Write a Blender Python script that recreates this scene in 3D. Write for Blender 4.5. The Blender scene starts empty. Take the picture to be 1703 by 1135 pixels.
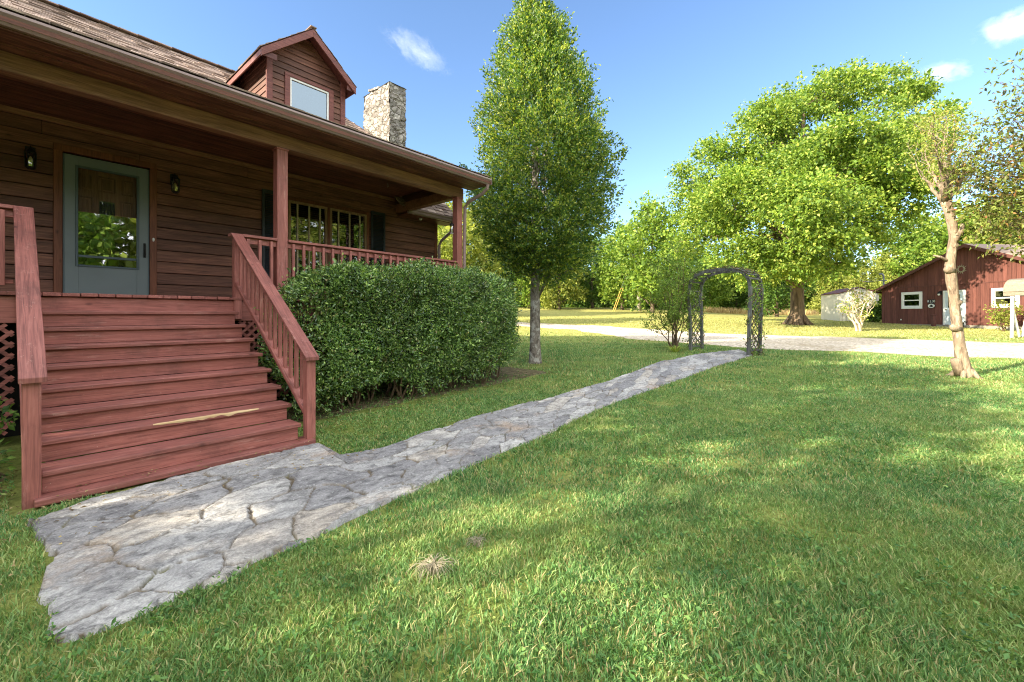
import bpy, bmesh, math, random
import numpy as np
from mathutils import Vector, Matrix, noise as mnoise

random.seed(7)
RNG = np.random.default_rng(11)
SC = bpy.context.scene
COL = SC.collection
R = math.radians

# ------------------------------------------------------------------ frame of the place
# x runs along the house front, y runs into the house, z up; the photographer stands at the origin.
EYE = 1.35
HEAD = R(40.43)
CA, SA = math.cos(HEAD), math.sin(HEAD)
FPX = 720.0

def w2(lat, d):                       # sideways / ahead of the viewpoint -> x, y on the site plan
    return (CA * d + SA * lat, SA * d - CA * lat)

def ss(a, b, x):
    t = np.clip((np.asarray(x, float) - a) / (b - a), 0, 1)
    return t * t * (3 - 2 * t)

def zg(x, y):                         # height of the lawn
    x = np.asarray(x, float); y = np.asarray(y, float)
    d = CA * x + SA * y; lat = SA * x - CA * y
    z = 0.03 * np.log1p(np.exp(np.clip((d - 7) / 0.8, -30, 60))) * 0.8
    z = z + 0.022 * np.maximum(d - 24, 0) * ss(30, 14, lat)
    return np.minimum(z, 4.0) + 0.14 * np.clip(d - 66, 0, 70)

def gz(x, y): return float(zg(x, y))

def on_ground(px, py):                # site point of the lawn seen at a place in the survey photo
    L = (px - 851.5) / FPX; k = (523 - py) / FPX
    lo, hi = 0.3, 90.0
    for _ in range(60):
        m = (lo + hi) / 2
        x, y = w2(L * m, m)
        if EYE + k * m > gz(x, y): lo = m
        else: hi = m
    x, y = w2(L * lo, lo)
    return (x, y, gz(x, y))

def at_dist(px, py, d):
    x, y = w2((px - 851.5) / FPX * d, d)
    return (x, y, EYE + (523 - py) / FPX * d)

# ------------------------------------------------------------------ node helpers
def srgb(r, g, b):
    f = lambda c: c / 12.92 if c <= 0.04045 else ((c + 0.055) / 1.055) ** 2.4
    return (f(r / 255), f(g / 255), f(b / 255), 1)

class NT:
    def __init__(s, name):
        s.m = bpy.data.materials.new(name); s.m.use_nodes = True
        s.t = s.m.node_tree; s.t.nodes.clear()
        s.out = s.n('ShaderNodeOutputMaterial')
        s._co = None
    def n(s, typ, ins=None, **props):
        nd = s.t.nodes.new(typ)
        for k, v in props.items(): setattr(nd, k, v)
        for k, v in (ins or {}).items():
            if isinstance(v, bpy.types.NodeSocket): s.t.links.new(v, nd.inputs[k])
            else: nd.inputs[k].default_value = v
        return nd
    def co(s):
        if s._co is None: s._co = s.n('ShaderNodeTexCoord').outputs['Object']
        return s._co
    def mapped(s, scale=(1, 1, 1), rot=(0, 0, 0), loc=(0, 0, 0)):
        return s.n('ShaderNodeMapping', {'Vector': s.co(), 'Scale': scale, 'Rotation': rot, 'Location': loc}).outputs[0]
    def noise(s, scale, vec=None, detail=4, rough=0.55, dist=0.0):
        return s.n('ShaderNodeTexNoise', {'Vector': vec or s.co(), 'Scale': scale, 'Detail': detail, 'Roughness': rough, 'Distortion': dist}).outputs['Fac']
    def ramp(s, fac, stops, interp='LINEAR'):
        nd = s.n('ShaderNodeValToRGB', {'Fac': fac}); cr = nd.color_ramp; cr.interpolation = interp
        while len(cr.elements) < len(stops): cr.elements.new(0.5)
        for e, (p, c) in zip(cr.elements, stops):
            e.position = p
            e.color = c if not isinstance(c, (int, float)) else (c, c, c, 1)
        return nd.outputs['Color']
    def mix(s, fac, a, b, blend='MIX'):
        nd = s.n('ShaderNodeMix', data_type='RGBA', blend_type=blend)
        for i, v in ((0, fac), (6, a), (7, b)):
            if isinstance(v, bpy.types.NodeSocket): s.t.links.new(v, nd.inputs[i])
            else: nd.inputs[i].default_value = v
        return nd.outputs[2]
    def math(s, op, a, b=0.0, clamp=False):
        nd = s.n('ShaderNodeMath', operation=op, use_clamp=clamp)
        for i, v in ((0, a), (1, b)):
            if isinstance(v, bpy.types.NodeSocket): s.t.links.new(v, nd.inputs[i])
            else: nd.inputs[i].default_value = v
        return nd.outputs[0]
    def island(s): return s.n('ShaderNodeNewGeometry').outputs['Random Per Island']
    def bump(s, h, strength=0.4, dist=0.01, base=None):
        i = {'Height': h, 'Strength': strength, 'Distance': dist}
        if base is not None: i['Normal'] = base
        return s.n('ShaderNodeBump', i).outputs[0]
    def pbr(s, color, rough=0.6, normal=None, spec=0.4, **kw):
        i = {'Base Color': color, 'Roughness': rough, 'Specular IOR Level': spec}
        if normal is not None: i['Normal'] = normal
        i.update(kw)
        return s.n('ShaderNodeBsdfPrincipled', i).outputs[0]
    def done(s, sh, vol=False):
        s.t.links.new(sh, s.out.inputs['Volume' if vol else 'Surface']); return s.m

def painted_wood(name, dark, mid, light, axis, rough=0.55, bump=0.35, crack=0.5, knots=True, slope=False, wear=False, streak=0.3):
    k = NT(name)
    sc = [55, 55, 55]; sc[axis] = 2.2
    fine = [160, 160, 160]; fine[axis] = 3.0
    if slope: sc[2] = 2.2; fine[2] = 3.0
    isl = k.island()
    off = k.n('ShaderNodeCombineXYZ', {'X': isl, 'Y': isl, 'Z': isl}).outputs[0]
    vec = k.n('ShaderNodeVectorMath', {0: k.co(), 1: off}, operation='ADD').outputs[0]
    mp = k.n('ShaderNodeMapping', {'Vector': vec, 'Scale': sc}).outputs[0]
    mf = k.n('ShaderNodeMapping', {'Vector': vec, 'Scale': fine}).outputs[0]
    g = k.noise(1.0, mp, 5, 0.6, 1.2)
    f = k.noise(1.0, mf, 3, 0.6)
    big = k.noise(1.3, vec, 4)
    c = k.ramp(g, [(0.3, dark), (0.52, mid), (0.75, light)])
    c = k.mix(k.math('MULTIPLY', k.ramp(big, [(0.35, 0.0), (0.7, 1.0)]), 0.35), c, dark)
    ssc = [11.0, 11.0, 11.0]; ssc[axis] = 0.9
    if slope: ssc[2] = 0.9
    strk = k.noise(1.0, k.n('ShaderNodeMapping', {'Vector': vec, 'Scale': ssc}).outputs[0], 6, 0.68, 0.5)
    c = k.mix(1.0, c, k.ramp(strk, [(0.3, 1.0 - streak), (0.5, 1.0), (0.7, 1.0 + streak * .8)]), 'MULTIPLY')
    tone = k.ramp(isl, [(0.0, 0.72), (0.5, 1.0), (1.0, 1.22)])
    c = k.mix(1.0, c, tone, 'MULTIPLY')
    if wear:
        wv = k.n('ShaderNodeMapping', {'Vector': vec, 'Scale': [4.0 if i == axis else 26.0 for i in range(3)]}).outputs[0]
        wn_ = k.noise(1.0, wv, 6, 0.75)
        area = k.ramp(k.noise(2.4, None, 4), [(0.4, 0.0), (0.62, 1.0)])
        c = k.mix(k.math('MULTIPLY', k.ramp(wn_, [(0.56, 0.0), (0.66, 0.55)]), area), c, srgb(196, 152, 140))
        c = k.mix(k.ramp(k.noise(60, None, 3, 0.7), [(0.70, 0.0), (0.74, 0.7)]), c, srgb(214, 190, 170))
        c = k.mix(k.math('MULTIPLY', k.ramp(k.noise(3.1, k.mapped(loc=(3, 1, 7)), 6, 0.7), [(0.5, 0.0), (0.7, 0.45)]), 1.0), c, srgb(84, 56, 52))
    cr = k.ramp(f, [(0.60, 1.0), (0.70, 1.0 - crack)])
    c = k.mix(1.0, c, cr, 'MULTIPLY')
    h = k.math('ADD', k.math('MULTIPLY', g, 0.6), k.math('MULTIPLY', cr, 0.8))
    if knots:
        ks = [3.0, 3.0, 3.0]; ks[axis] = 1.6
        mk = k.n('ShaderNodeMapping', {'Vector': vec, 'Scale': ks}).outputs[0]
        v = k.n('ShaderNodeTexVoronoi', {'Vector': mk, 'Scale': 1.6}).outputs['Distance']
        kn = k.ramp(v, [(0.03, 0.45), (0.11, 1.0)])
        c = k.mix(1.0, c, kn, 'MULTIPLY')
    return k.done(k.pbr(c, rough, k.bump(h, bump, 0.004), 0.35))

def plain(name, color, rough=0.6, var=0.18, scale=6, bump=0.15, spec=0.4, metal=0.0):
    k = NT(name)
    nz = k.noise(scale, None, 5)
    t = k.ramp(nz, [(0.3, 1 - var), (0.7, 1 + var)])
    c = k.mix(1.0, color, t, 'MULTIPLY')
    fine = k.noise(scale * 14, None, 3)
    return k.done(k.pbr(c, rough, k.bump(fine, bump, 0.004), spec, Metallic=metal))

def glassy(name, refl, tint=(0.8, 0.85, 0.85, 1), rough=0.015, wav=0.0, col=(0.95, 0.97, 1, 1)):
    k = NT(name)
    nrm = None
    if wav: nrm = k.bump(k.noise(3.0, None, 2), wav, 0.02)
    gl = k.n('ShaderNodeBsdfGlossy', {'Color': col, 'Roughness': rough})
    if nrm is not None: k.t.links.new(nrm, gl.inputs['Normal'])
    tr = k.n('ShaderNodeBsdfTransparent', {'Color': tint})
    fr = k.n('ShaderNodeFresnel', {'IOR': 1.5}).outputs[0]
    fac = k.math('ADD', k.math('MULTIPLY', fr, 0.9), refl, clamp=True)
    return k.done(k.n('ShaderNodeMixShader', {0: fac, 1: tr.outputs[0], 2: gl.outputs[0]}).outputs[0])

def leaf_mat(name, stops, trans=0.35, rough=0.45, spec=0.4, nscale=0.9, nlo=0.75, nhi=1.2, tcol=1.25):
    k = NT(name)
    c = k.ramp(k.island(), stops)
    t = k.ramp(k.noise(nscale, None, 3), [(0.32, nlo), (0.68, nhi)])
    c = k.mix(1.0, c, t, 'MULTIPLY')
    p = k.pbr(c, rough, None, spec)
    c2 = k.mix(1.0, c, (tcol * 1.1, tcol * 1.15, tcol * 0.6, 1), 'MULTIPLY')
    tr = k.n('ShaderNodeBsdfTranslucent', {'Color': c2}).outputs[0]
    return k.done(k.n('ShaderNodeMixShader', {0: trans, 1: p, 2: tr}).outputs[0])

def bark_mat(name, dark, light, sc=(14, 14, 4), bump=0.8, blotch=None):
    k = NT(name)
    mp = k.mapped(sc)
    g = k.noise(1.0, mp, 6, 0.65, 0.8)
    c = k.ramp(g, [(0.32, dark), (0.66, light)])
    if blotch is not None:
        b = k.noise(7.0, None, 3)
        c = k.mix(k.ramp(b, [(0.52, 0.0), (0.6, 0.8)]), c, blotch)
    return k.done(k.pbr(c, 0.9, k.bump(g, bump, 0.03), 0.2))

# ------------------------------------------------------------------ mesh builder
class MB:
    def __init__(s, M=None): s.v = []; s.f = []; s.M = M
    def add(s, vs, fs):
        o = len(s.v)
        if s.M is not None: vs = [s.M @ Vector(p) for p in vs]
        s.v += [tuple(p) for p in vs]; s.f += [tuple(i + o for i in f) for f in fs]
    BOXF = [(0, 3, 2, 1), (4, 5, 6, 7), (0, 1, 5, 4), (1, 2, 6, 5), (2, 3, 7, 6), (3, 0, 4, 7)]
    def box(s, x0, x1, y0, y1, z0, z1):
        s.add([(x0, y0, z0), (x1, y0, z0), (x1, y1, z0), (x0, y1, z0), (x0, y0, z1), (x1, y0, z1), (x1, y1, z1), (x0, y1, z1)], s.BOXF)
    def hexa(s, p): s.add(p, s.BOXF)
    def bar(s, a, b, w, h, up=(0, 0, 1), over=0.0):      # rectangular bar a->b, w sideways, h along up
        a = Vector(a); b = Vector(b); d = (b - a).normalized()
        a = a - d * over; b = b + d * over
        sd = d.cross(Vector(up)).normalized() * (w / 2); u = sd.cross(d).normalized() * (h / 2)
        s.add([a - sd - u, a + sd - u, b + sd - u, b - sd - u, a - sd + u, a + sd + u, b + sd + u, b - sd + u], s.BOXF)
    def tube(s, pts, rad, n=8, caps=True):
        pts = [Vector(p) for p in pts]
        if not hasattr(rad, '__len__'): rad = [rad] * len(pts)
        vs = []; fs = []
        ref = Vector((0.31, 0.17, 0.93))
        for i, p in enumerate(pts):
            d = (pts[min(i + 1, len(pts) - 1)] - pts[max(i - 1, 0)])
            d = d.normalized() if d.length > 1e-9 else Vector((0, 0, 1))
            a = d.cross(ref)
            if a.length < 1e-3: a = d.cross(Vector((1, 0, 0)))
            a.normalize(); b = d.cross(a); ref = a.cross(d) if False else ref
            for k in range(n):
                t = 2 * math.pi * k / n
                vs.append(p + (a * math.cos(t) + b * math.sin(t)) * rad[i])
        for i in range(len(pts) - 1):
            for k in range(n):
                k2 = (k + 1) % n
                fs.append((i * n + k, i * n + k2, (i + 1) * n + k2, (i + 1) * n + k))
        if caps:
            fs.append(tuple(reversed(range(n)))); fs.append(tuple(range((len(pts) - 1) * n, len(pts) * n)))
        s.add(vs, fs)
    def lathe(s, c, prof, n=12):                          # prof: (radius, z)
        vs = []; fs = []
        for r, z in prof:
            for k in range(n):
                t = 2 * math.pi * k / n; vs.append((c[0] + r * math.cos(t), c[1] + r * math.sin(t), c[2] + z))
        for i in range(len(prof) - 1):
            for k in range(n):
                k2 = (k + 1) % n; fs.append((i * n + k, i * n + k2, (i + 1) * n + k2, (i + 1) * n + k))
        fs.append(tuple(reversed(range(n)))); fs.append(tuple(range((len(prof) - 1) * n, len(prof) * n)))
        s.add(vs, fs)
    def prism(s, poly, off):                              # polygon (3-D) pushed along off
        n = len(poly); off = Vector(off)
        vs = [Vector(p) for p in poly] + [Vector(p) + off for p in poly]
        fs = [tuple(reversed(range(n))), tuple(range(n, 2 * n))] + [(i, (i + 1) % n, n + (i + 1) % n, n + i) for i in range(n)]
        s.add(vs, fs)
    def build(s, name, mat, parent=None, bevel=0.0, smooth=False, segs=1):
        me = bpy.data.meshes.new(name); me.from_pydata(s.v, [], s.f); me.update()
        bm = bmesh.new(); bm.from_mesh(me); bmesh.ops.recalc_face_normals(bm, faces=bm.faces); bm.to_mesh(me); bm.free()
        return link(name, me, mat, parent, bevel, smooth, segs)

def link(name, me, mat, parent=None, bevel=0.0, smooth=False, segs=1):
    me.materials.append(mat)
    o = bpy.data.objects.new(name, me); COL.objects.link(o)
    if smooth: me.polygons.foreach_set('use_smooth', [True] * len(me.polygons))
    if bevel:
        b = o.modifiers.new('bevel', 'BEVEL'); b.width = bevel; b.segments = segs; b.limit_method = 'ANGLE'; b.angle_limit = R(40)
    if parent is not None: adopt(o, parent)
    return o

def adopt(o, parent):
    o.parent = parent
    p = parent; M = Matrix()
    while p is not None:
        M = Matrix.LocRotScale(p.location, p.rotation_euler, p.scale) if p.parent is None else M
        p = p.parent
    if parent.type == 'EMPTY': o.matrix_parent_inverse = M.inverted()

def thing(name, label, cat, loc=(0, 0, 0), group=None):
    o = bpy.data.objects.new(name, None); o.empty_display_size = 0.2; COL.objects.link(o)
    o.location = loc
    return tag(o, label, cat, group)

def tag(o, label=None, cat=None, group=None, kind=None):
    if label: o['label'] = label
    if cat: o['category'] = cat
    if group: o['group'] = group
    if kind: o['kind'] = kind
    return o

def np_mesh(name, V, F):              # V (n,3); F list of int arrays (m,k)
    me = bpy.data.meshes.new(name)
    V = np.ascontiguousarray(V, dtype=np.float32)
    me.vertices.add(len(V)); me.vertices.foreach_set('co', V.ravel())
    loops = np.concatenate([f.ravel() for f in F]).astype(np.int32)
    starts = []; o = 0
    for f in F:
        m, k = f.shape; starts.append(o + np.arange(m) * k); o += m * k
    starts = np.concatenate(starts).astype(np.int32)
    me.loops.add(len(loops)); me.loops.foreach_set('vertex_index', loops)
    me.polygons.add(len(starts)); me.polygons.foreach_set('loop_start', starts)
    me.update(calc_edges=True)
    return me

# ------------------------------------------------------------------ foliage
def unit(a): return a / np.maximum(np.linalg.norm(a, axis=-1, keepdims=True), 1e-9)
def rnd(n): return unit(RNG.normal(size=(n, 3)))

def leaf_geo(P, ax, L, W, up=0.5, fold=0.25, round_=False):
    n = len(P)
    nn = unit(rnd(n) + np.array([0, 0, up]))
    sd = unit(np.cross(ax, nn)); nn = np.cross(sd, ax)
    L = np.broadcast_to(np.asarray(L, float).reshape(-1, 1), (n, 1)); W = np.broadcast_to(np.asarray(W, float).reshape(-1, 1), (n, 1))
    if not round_:
        mid = P + ax * L * 0.45 + nn * W * fold
        V = np.stack([P, mid - sd * W * 0.5, P + ax * L, mid + sd * W * 0.5], 1).reshape(-1, 3)
        b = np.arange(n)[:, None] * 4
        return V, [np.concatenate([b + [0, 1, 2], b + [0, 2, 3]])]
    m1 = P + ax * L * 0.28; m2 = P + ax * L * 0.68
    f = nn * W * fold
    V = np.stack([P, m1 - sd * W * 0.45 + f, m2 - sd * W * 0.4 + f, P + ax * L, m2 + sd * W * 0.4 + f, m1 + sd * W * 0.45 + f], 1).reshape(-1, 3)
    b = np.arange(n)[:, None] * 6
    return V, [np.concatenate([b + [0, 1, 2, 3], b + [0, 3, 4, 5]])]

def sprigs(S, D, length, n, L, W, spread=0.8, up=0.5, jit=0.15, round_=False, droop=0.0, lvar=0.35):
    m = len(S)
    t = (np.arange(n) + 0.6) / n
    ln = np.broadcast_to(np.asarray(length, float).reshape(-1, 1, 1), (m, 1, 1))
    P = S[:, None, :] + D[:, None, :] * ln * t[None, :, None]
    P = P + RNG.normal(size=P.shape) * jit * ln
    A = D[:, None, :] + RNG.normal(size=P.shape) * spread
    A[..., 2] -= droop
    P = P.reshape(-1, 3); A = unit(A.reshape(-1, 3))
    k = len(P)
    s = 1 + RNG.uniform(-lvar, lvar, k)
    return leaf_geo(P, A, L * s, W * s, up, 0.25, round_)

def in_ellipsoids(lobes, total, shell=0.45, low=-1.0, updir=0.3, rough=0.5):
    lobes = [(np.array(c, float), np.array(r, float)) for c, r in lobes]
    wts = np.array([(r[0] * r[1] * r[2]) ** (2 / 3) for _, r in lobes]); wts /= wts.sum()
    S = []; D = []
    for (c, r), w in zip(lobes, wts):
        n = max(4, int(total * w))
        d = rnd(n)
        rad = RNG.uniform(0, 1, (n, 1)) ** shell
        p = d * rad
        p = p[p[:, 2] > low]; d = d[:len(p)] if False else unit(p)
        S.append(c + p * r); D.append(unit(d + np.array([0, 0, updir]) + RNG.normal(size=d.shape) * rough))
    return np.concatenate(S), np.concatenate(D)

def sub_lobes(lobes, k, f=0.42, flat=0.75, shell=(0.55, 1.0)):
    out = []
    for c, r in lobes:
        for _ in range(k):
            d = Vector((random.gauss(0, 1), random.gauss(0, 1), random.gauss(0, 1))).normalized(); q = random.uniform(*shell)
            rr = np.array(r) * f * random.uniform(.6, 1.25)
            out.append((tuple(np.array(c) + np.array(d) * np.array(r) * q), (rr[0], rr[1], rr[2] * flat)))
    return out

def curved(a, b, k=6, sag=0.0, wob=0.06):
    a = Vector(a); b = Vector(b); L = (b - a).length; pts = []
    for i in range(k + 1):
        t = i / k
        p = a.lerp(b, t); p.z += sag * L * math.sin(math.pi * t)
        if 0 < i < k: p += Vector((random.uniform(-1, 1), random.uniform(-1, 1), random.uniform(-1, 1))) * wob * L * 0.5
        pts.append(p)
    return pts

def limbs(mb, trunk_pts, trunk_r, targets, r0=0.35, subs=None, nsub=3):
    if not nsub: subs = None
    tp = [Vector(p) for p in trunk_pts]
    for c in targets:
        c = Vector(c)
        best = min(range(len(tp)), key=lambda i: abs((c - tp[i]).length - 0.0) + (3.0 if tp[i].z > c.z - 0.1 else 0))
        p = tp[best]; r = trunk_r[best] * r0
        path = curved(p, c, 6, 0.06)
        mb.tube(path, [r * (1 - 0.75 * i / 6) for i in range(7)], 6, False)
        if subs is not None and len(subs):
            dd = np.linalg.norm(subs - np.array(c), axis=1)
            for j in np.argsort(dd)[::max(1, len(subs) // (nsub * 14))][:nsub]:
                q = path[random.randint(2, 5)]
                pp = curved(q, subs[j], 4, 0.05)
                mb.tube(pp, [r * 0.3 * (1 - 0.7 * i / 4) for i in range(5)], 4, False)

# ------------------------------------------------------------------ sky, sun, camera
SUN_EL = R(27)
sdir = Vector((-0.917, 0.397, 0)).normalized()
SUN = Vector((sdir.x * math.cos(SUN_EL), sdir.y * math.cos(SUN_EL), math.sin(SUN_EL)))
wld = bpy.data.worlds.new('World'); SC.world = wld; wld.use_nodes = True
wt = wld.node_tree; wt.nodes.clear()
sky = wt.nodes.new('ShaderNodeTexSky'); sky.sky_type = 'NISHITA'; sky.sun_disc = False
sky.sun_elevation = SUN_EL; sky.sun_rotation = math.atan2(SUN.x, SUN.y)
sky.air_density = 1.0; sky.dust_density = 0.0; sky.ozone_density = 3.5; sky.altitude = 400
bg = wt.nodes.new('ShaderNodeBackground'); bg.inputs['Strength'].default_value = 0.11
wo = wt.nodes.new('ShaderNodeOutputWorld')
def wn(typ, ins=None, **pr):
    nd = wt.nodes.new(typ)
    for k, v in pr.items(): setattr(nd, k, v)
    for k, v in (ins or {}).items():
        if isinstance(v, bpy.types.NodeSocket): wt.links.new(v, nd.inputs[k])
        else: nd.inputs[k].default_value = v
    return nd
# invented bright cloud bank, masked out of view, added as fill for the shade
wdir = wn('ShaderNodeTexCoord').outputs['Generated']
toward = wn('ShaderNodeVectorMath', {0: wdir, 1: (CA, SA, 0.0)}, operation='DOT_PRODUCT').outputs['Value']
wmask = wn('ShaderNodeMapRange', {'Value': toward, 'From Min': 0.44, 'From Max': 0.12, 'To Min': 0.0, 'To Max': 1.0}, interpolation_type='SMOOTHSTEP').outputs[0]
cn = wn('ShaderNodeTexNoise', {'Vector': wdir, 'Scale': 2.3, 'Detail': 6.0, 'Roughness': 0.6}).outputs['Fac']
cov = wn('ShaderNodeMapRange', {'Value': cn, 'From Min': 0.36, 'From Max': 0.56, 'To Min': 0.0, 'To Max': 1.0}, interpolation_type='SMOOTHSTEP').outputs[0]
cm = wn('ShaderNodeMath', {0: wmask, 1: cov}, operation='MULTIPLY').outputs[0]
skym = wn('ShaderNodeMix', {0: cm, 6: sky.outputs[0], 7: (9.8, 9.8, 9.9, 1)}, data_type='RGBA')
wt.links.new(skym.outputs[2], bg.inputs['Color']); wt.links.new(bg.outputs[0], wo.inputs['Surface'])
sl = bpy.data.lights.new('sun', 'SUN'); sl.energy = 4.3; sl.angle = R(0.53); sl.color = (1.0, 0.88, 0.68)
so = bpy.data.objects.new('sun', sl); COL.objects.link(so); so.location = SUN * 60
so.rotation_euler = (-SUN).to_track_quat('-Z', 'Y').to_euler()

cam = bpy.data.cameras.new('camera'); co = bpy.data.objects.new('camera', cam); COL.objects.link(co)
co.location = (0, 0, EYE); co.rotation_euler = (R(90), 0, HEAD - R(90))
cam.sensor_width = 36; cam.lens = 36 * FPX / 1703; cam.shift_y = -(567.5 - 523) / 1703
cam.clip_start = 0.05; cam.clip_end = 6000
SC.camera = co
SC.view_settings.view_transform = 'Standard'; SC.view_settings.look = 'None'
SC.view_settings.exposure = 1.7; SC.view_settings.gamma = 1
SC.render.engine = 'CYCLES'
cy = SC.cycles
cy.use_denoising = True; cy.denoising_prefilter = 'NONE'; cy.filter_width = 1.1; cy.max_bounces = 8; cy.diffuse_bounces = 4; cy.glossy_bounces = 4
cy.transparent_max_bounces = 12; cy.transmission_bounces = 4; cy.volume_bounces = 2
cy.sample_clamp_indirect = 6

# ------------------------------------------------------------------ materials
M = {}
RD, RM, RL = srgb(114, 68, 61), srgb(154, 95, 86), srgb(176, 117, 106)
M['red_u'] = painted_wood('red_stain_along', RD, RM, RL, 0, wear=True, streak=0.16, crack=0.35)
M['red_v'] = painted_wood('red_stain_rail', RD, RM, RL, 1, wear=True, streak=0.16, crack=0.4)
M['red_rail'] = painted_wood('red_stain_handrail', RD, RM, RL, 1, wear=True, streak=0.16, crack=0.5, slope=True)
M['red_z'] = painted_wood('red_stain_upright', RD, RM, RL, 2, wear=True, streak=0.16, crack=0.35)
M['log'] = painted_wood('log_siding', srgb(78, 51, 42), srgb(115, 77, 62), srgb(144, 101, 80), 0, rough=0.6, bump=0.5, crack=0.45, streak=0.5)
M['log_v'] = painted_wood('log_siding_side', srgb(72, 46, 38), srgb(108, 72, 58), srgb(136, 94, 74), 1, rough=0.6, bump=0.5, crack=0.45)
M['trim'] = painted_wood('brown_trim', srgb(82, 48, 34), srgb(112, 68, 48), srgb(132, 84, 60), 2, crack=0.35)
M['trim_u'] = painted_wood('brown_trim_along', srgb(76, 44, 33), srgb(104, 62, 45), srgb(128, 80, 57), 0, crack=0.4)
M['beam'] = painted_wood('tan_beam', srgb(104, 74, 60), srgb(140, 101, 80), srgb(162, 122, 96), 0, crack=0.4, streak=0.45)
M['soffit'] = painted_wood('soffit_boards', srgb(70, 44, 38), srgb(106, 68, 57), srgb(156, 112, 86), 0, crack=0.5, streak=0.75)
M['ceil'] = painted_wood('ceiling_boards', srgb(70, 43, 37), srgb(110, 70, 58), srgb(156, 108, 84), 0, crack=0.5, streak=0.75)
M['barge'] = painted_wood('barge_board', srgb(84, 46, 42), srgb(112, 66, 58), srgb(130, 82, 72), 0, crack=0.3)
M['gutter'] = plain('brown_gutter', srgb(146, 124, 120), 0.4, 0.1, 2, 0.05, 0.5)
M['door'] = plain('teal_door_paint', srgb(112, 124, 127), 0.42, 0.05, 3, 0.05)
M['door_dark'] = plain('teal_door_edge', srgb(74, 90, 96), 0.45, 0.05)
M['inner'] = painted_wood('inner_door_wood', srgb(130, 94, 68), srgb(170, 126, 92), srgb(190, 146, 108), 2, crack=0.2, knots=False)
M['shutter'] = plain('black_shutter', srgb(40, 48, 56), 0.5, 0.15, 5)
M['black'] = plain('black_metal', srgb(26, 25, 25), 0.45, 0.2, 20)
M['winwood'] = painted_wood('window_wood', srgb(104, 84, 62), srgb(140, 116, 86), srgb(160, 134, 100), 2, crack=0.3, knots=False)
M['cream'] = plain('cream_muntin', srgb(172, 162, 128), 0.5, 0.08)
M['blind'] = plain('blind_slat', srgb(104, 98, 84), 0.6, 0.08)
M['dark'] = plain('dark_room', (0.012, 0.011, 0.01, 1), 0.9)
M['glass'] = glassy('window_glass', 0.06, (0.75, 0.8, 0.78, 1), wav=0.04)
M['skyglass'] = glassy('dormer_glass', 0.14, (0.25, 0.28, 0.3, 1), col=(0.68, 0.86, 1, 1))
M['stormglass'] = glassy('storm_glass', 0.42, (0.5, 0.52, 0.5, 1), wav=0.05)
M['screen'] = glassy('insect_screen', 0.0, (0.85, 0.85, 0.85, 1), rough=0.3, col=(.12, .12, .12, 1))
M['lens'] = glassy('lantern_glass', 0.2, (0.9, 0.9, 0.85, 1))
M['white'] = plain('white_paint', srgb(225, 226, 222), 0.5, 0.05)
M['ivory'] = plain('ivory_candle', srgb(225, 214, 170), 0.5, 0.05)
M['brass'] = plain('brass', srgb(190, 160, 90), 0.35, 0.1, metal=0.8)
M['concrete'] = plain('concrete', srgb(150, 142, 128), 0.9, 0.2, 5, 0.5)
M['steel'] = plain('grey_steel', srgb(110, 116, 122), 0.5, 0.2, 8)
M['yellow'] = plain('yellow_guard', srgb(190, 160, 80), 0.5, 0.1)
M['polewood'] = bark_mat('pole_wood', srgb(120, 110, 100), srgb(196, 186, 172), (30, 30, 2), 0.3)
M['vinesteel'] = plain('rust_metal', srgb(70, 52, 42), 0.8, 0.3, 20)

def shingle_mat():
    k = NT('roof_shingles')
    c = k.ramp(k.island(), [(0, srgb(98, 84, 76)), (0.35, srgb(138, 120, 109)), (0.7, srgb(158, 138, 126)), (1, srgb(182, 164, 150))])
    nz = k.noise(90, None, 3)
    c = k.mix(1.0, c, k.ramp(nz, [(0.3, 0.7), (0.7, 1.2)]), 'MULTIPLY')
    return k.done(k.pbr(c, 0.9, k.bump(nz, 0.5, 0.004), 0.2))
M['shingle'] = shingle_mat()

def stone_wall_mat():
    k = NT('field_stone')
    c = k.ramp(k.noise(3.2, None, 6, 0.65), [(0.25, srgb(112, 108, 104)), (0.5, srgb(158, 152, 143)), (0.78, srgb(190, 184, 172))])
    v = k.n('ShaderNodeTexVoronoi', {'Vector': k.mapped((5.5, 5.5, 7.5)), 'Scale': 1.0})
    ct = k.n('ShaderNodeSeparateColor', {0: v.outputs['Color']}).outputs[0]
    c = k.mix(1.0, c, k.ramp(ct, [(0, 0.62), (1, 1.2)]), 'MULTIPLY')
    e = k.n('ShaderNodeTexVoronoi', {'Vector': k.mapped((5.5, 5.5, 7.5)), 'Scale': 1.0}, feature='DISTANCE_TO_EDGE').outputs['Distance']
    mort = k.ramp(e, [(0.03, 0.0), (0.09, 1.0)])
    c = k.mix(mort, srgb(128, 120, 110), c)
    st = k.ramp(k.noise(1.6, k.mapped((1, 1, 0.6)), 4), [(0.55, 0.0), (0.75, 0.35)])
    c = k.mix(st, c, srgb(60, 58, 54))
    h = k.math('ADD', k.math('MULTIPLY', mort, 1.0), k.math('MULTIPLY', k.noise(30, None, 4), 0.4))
    return k.done(k.pbr(c, 0.92, k.bump(h, 0.9, 0.03), 0.2))
M['fieldstone'] = stone_wall_mat()

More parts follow.
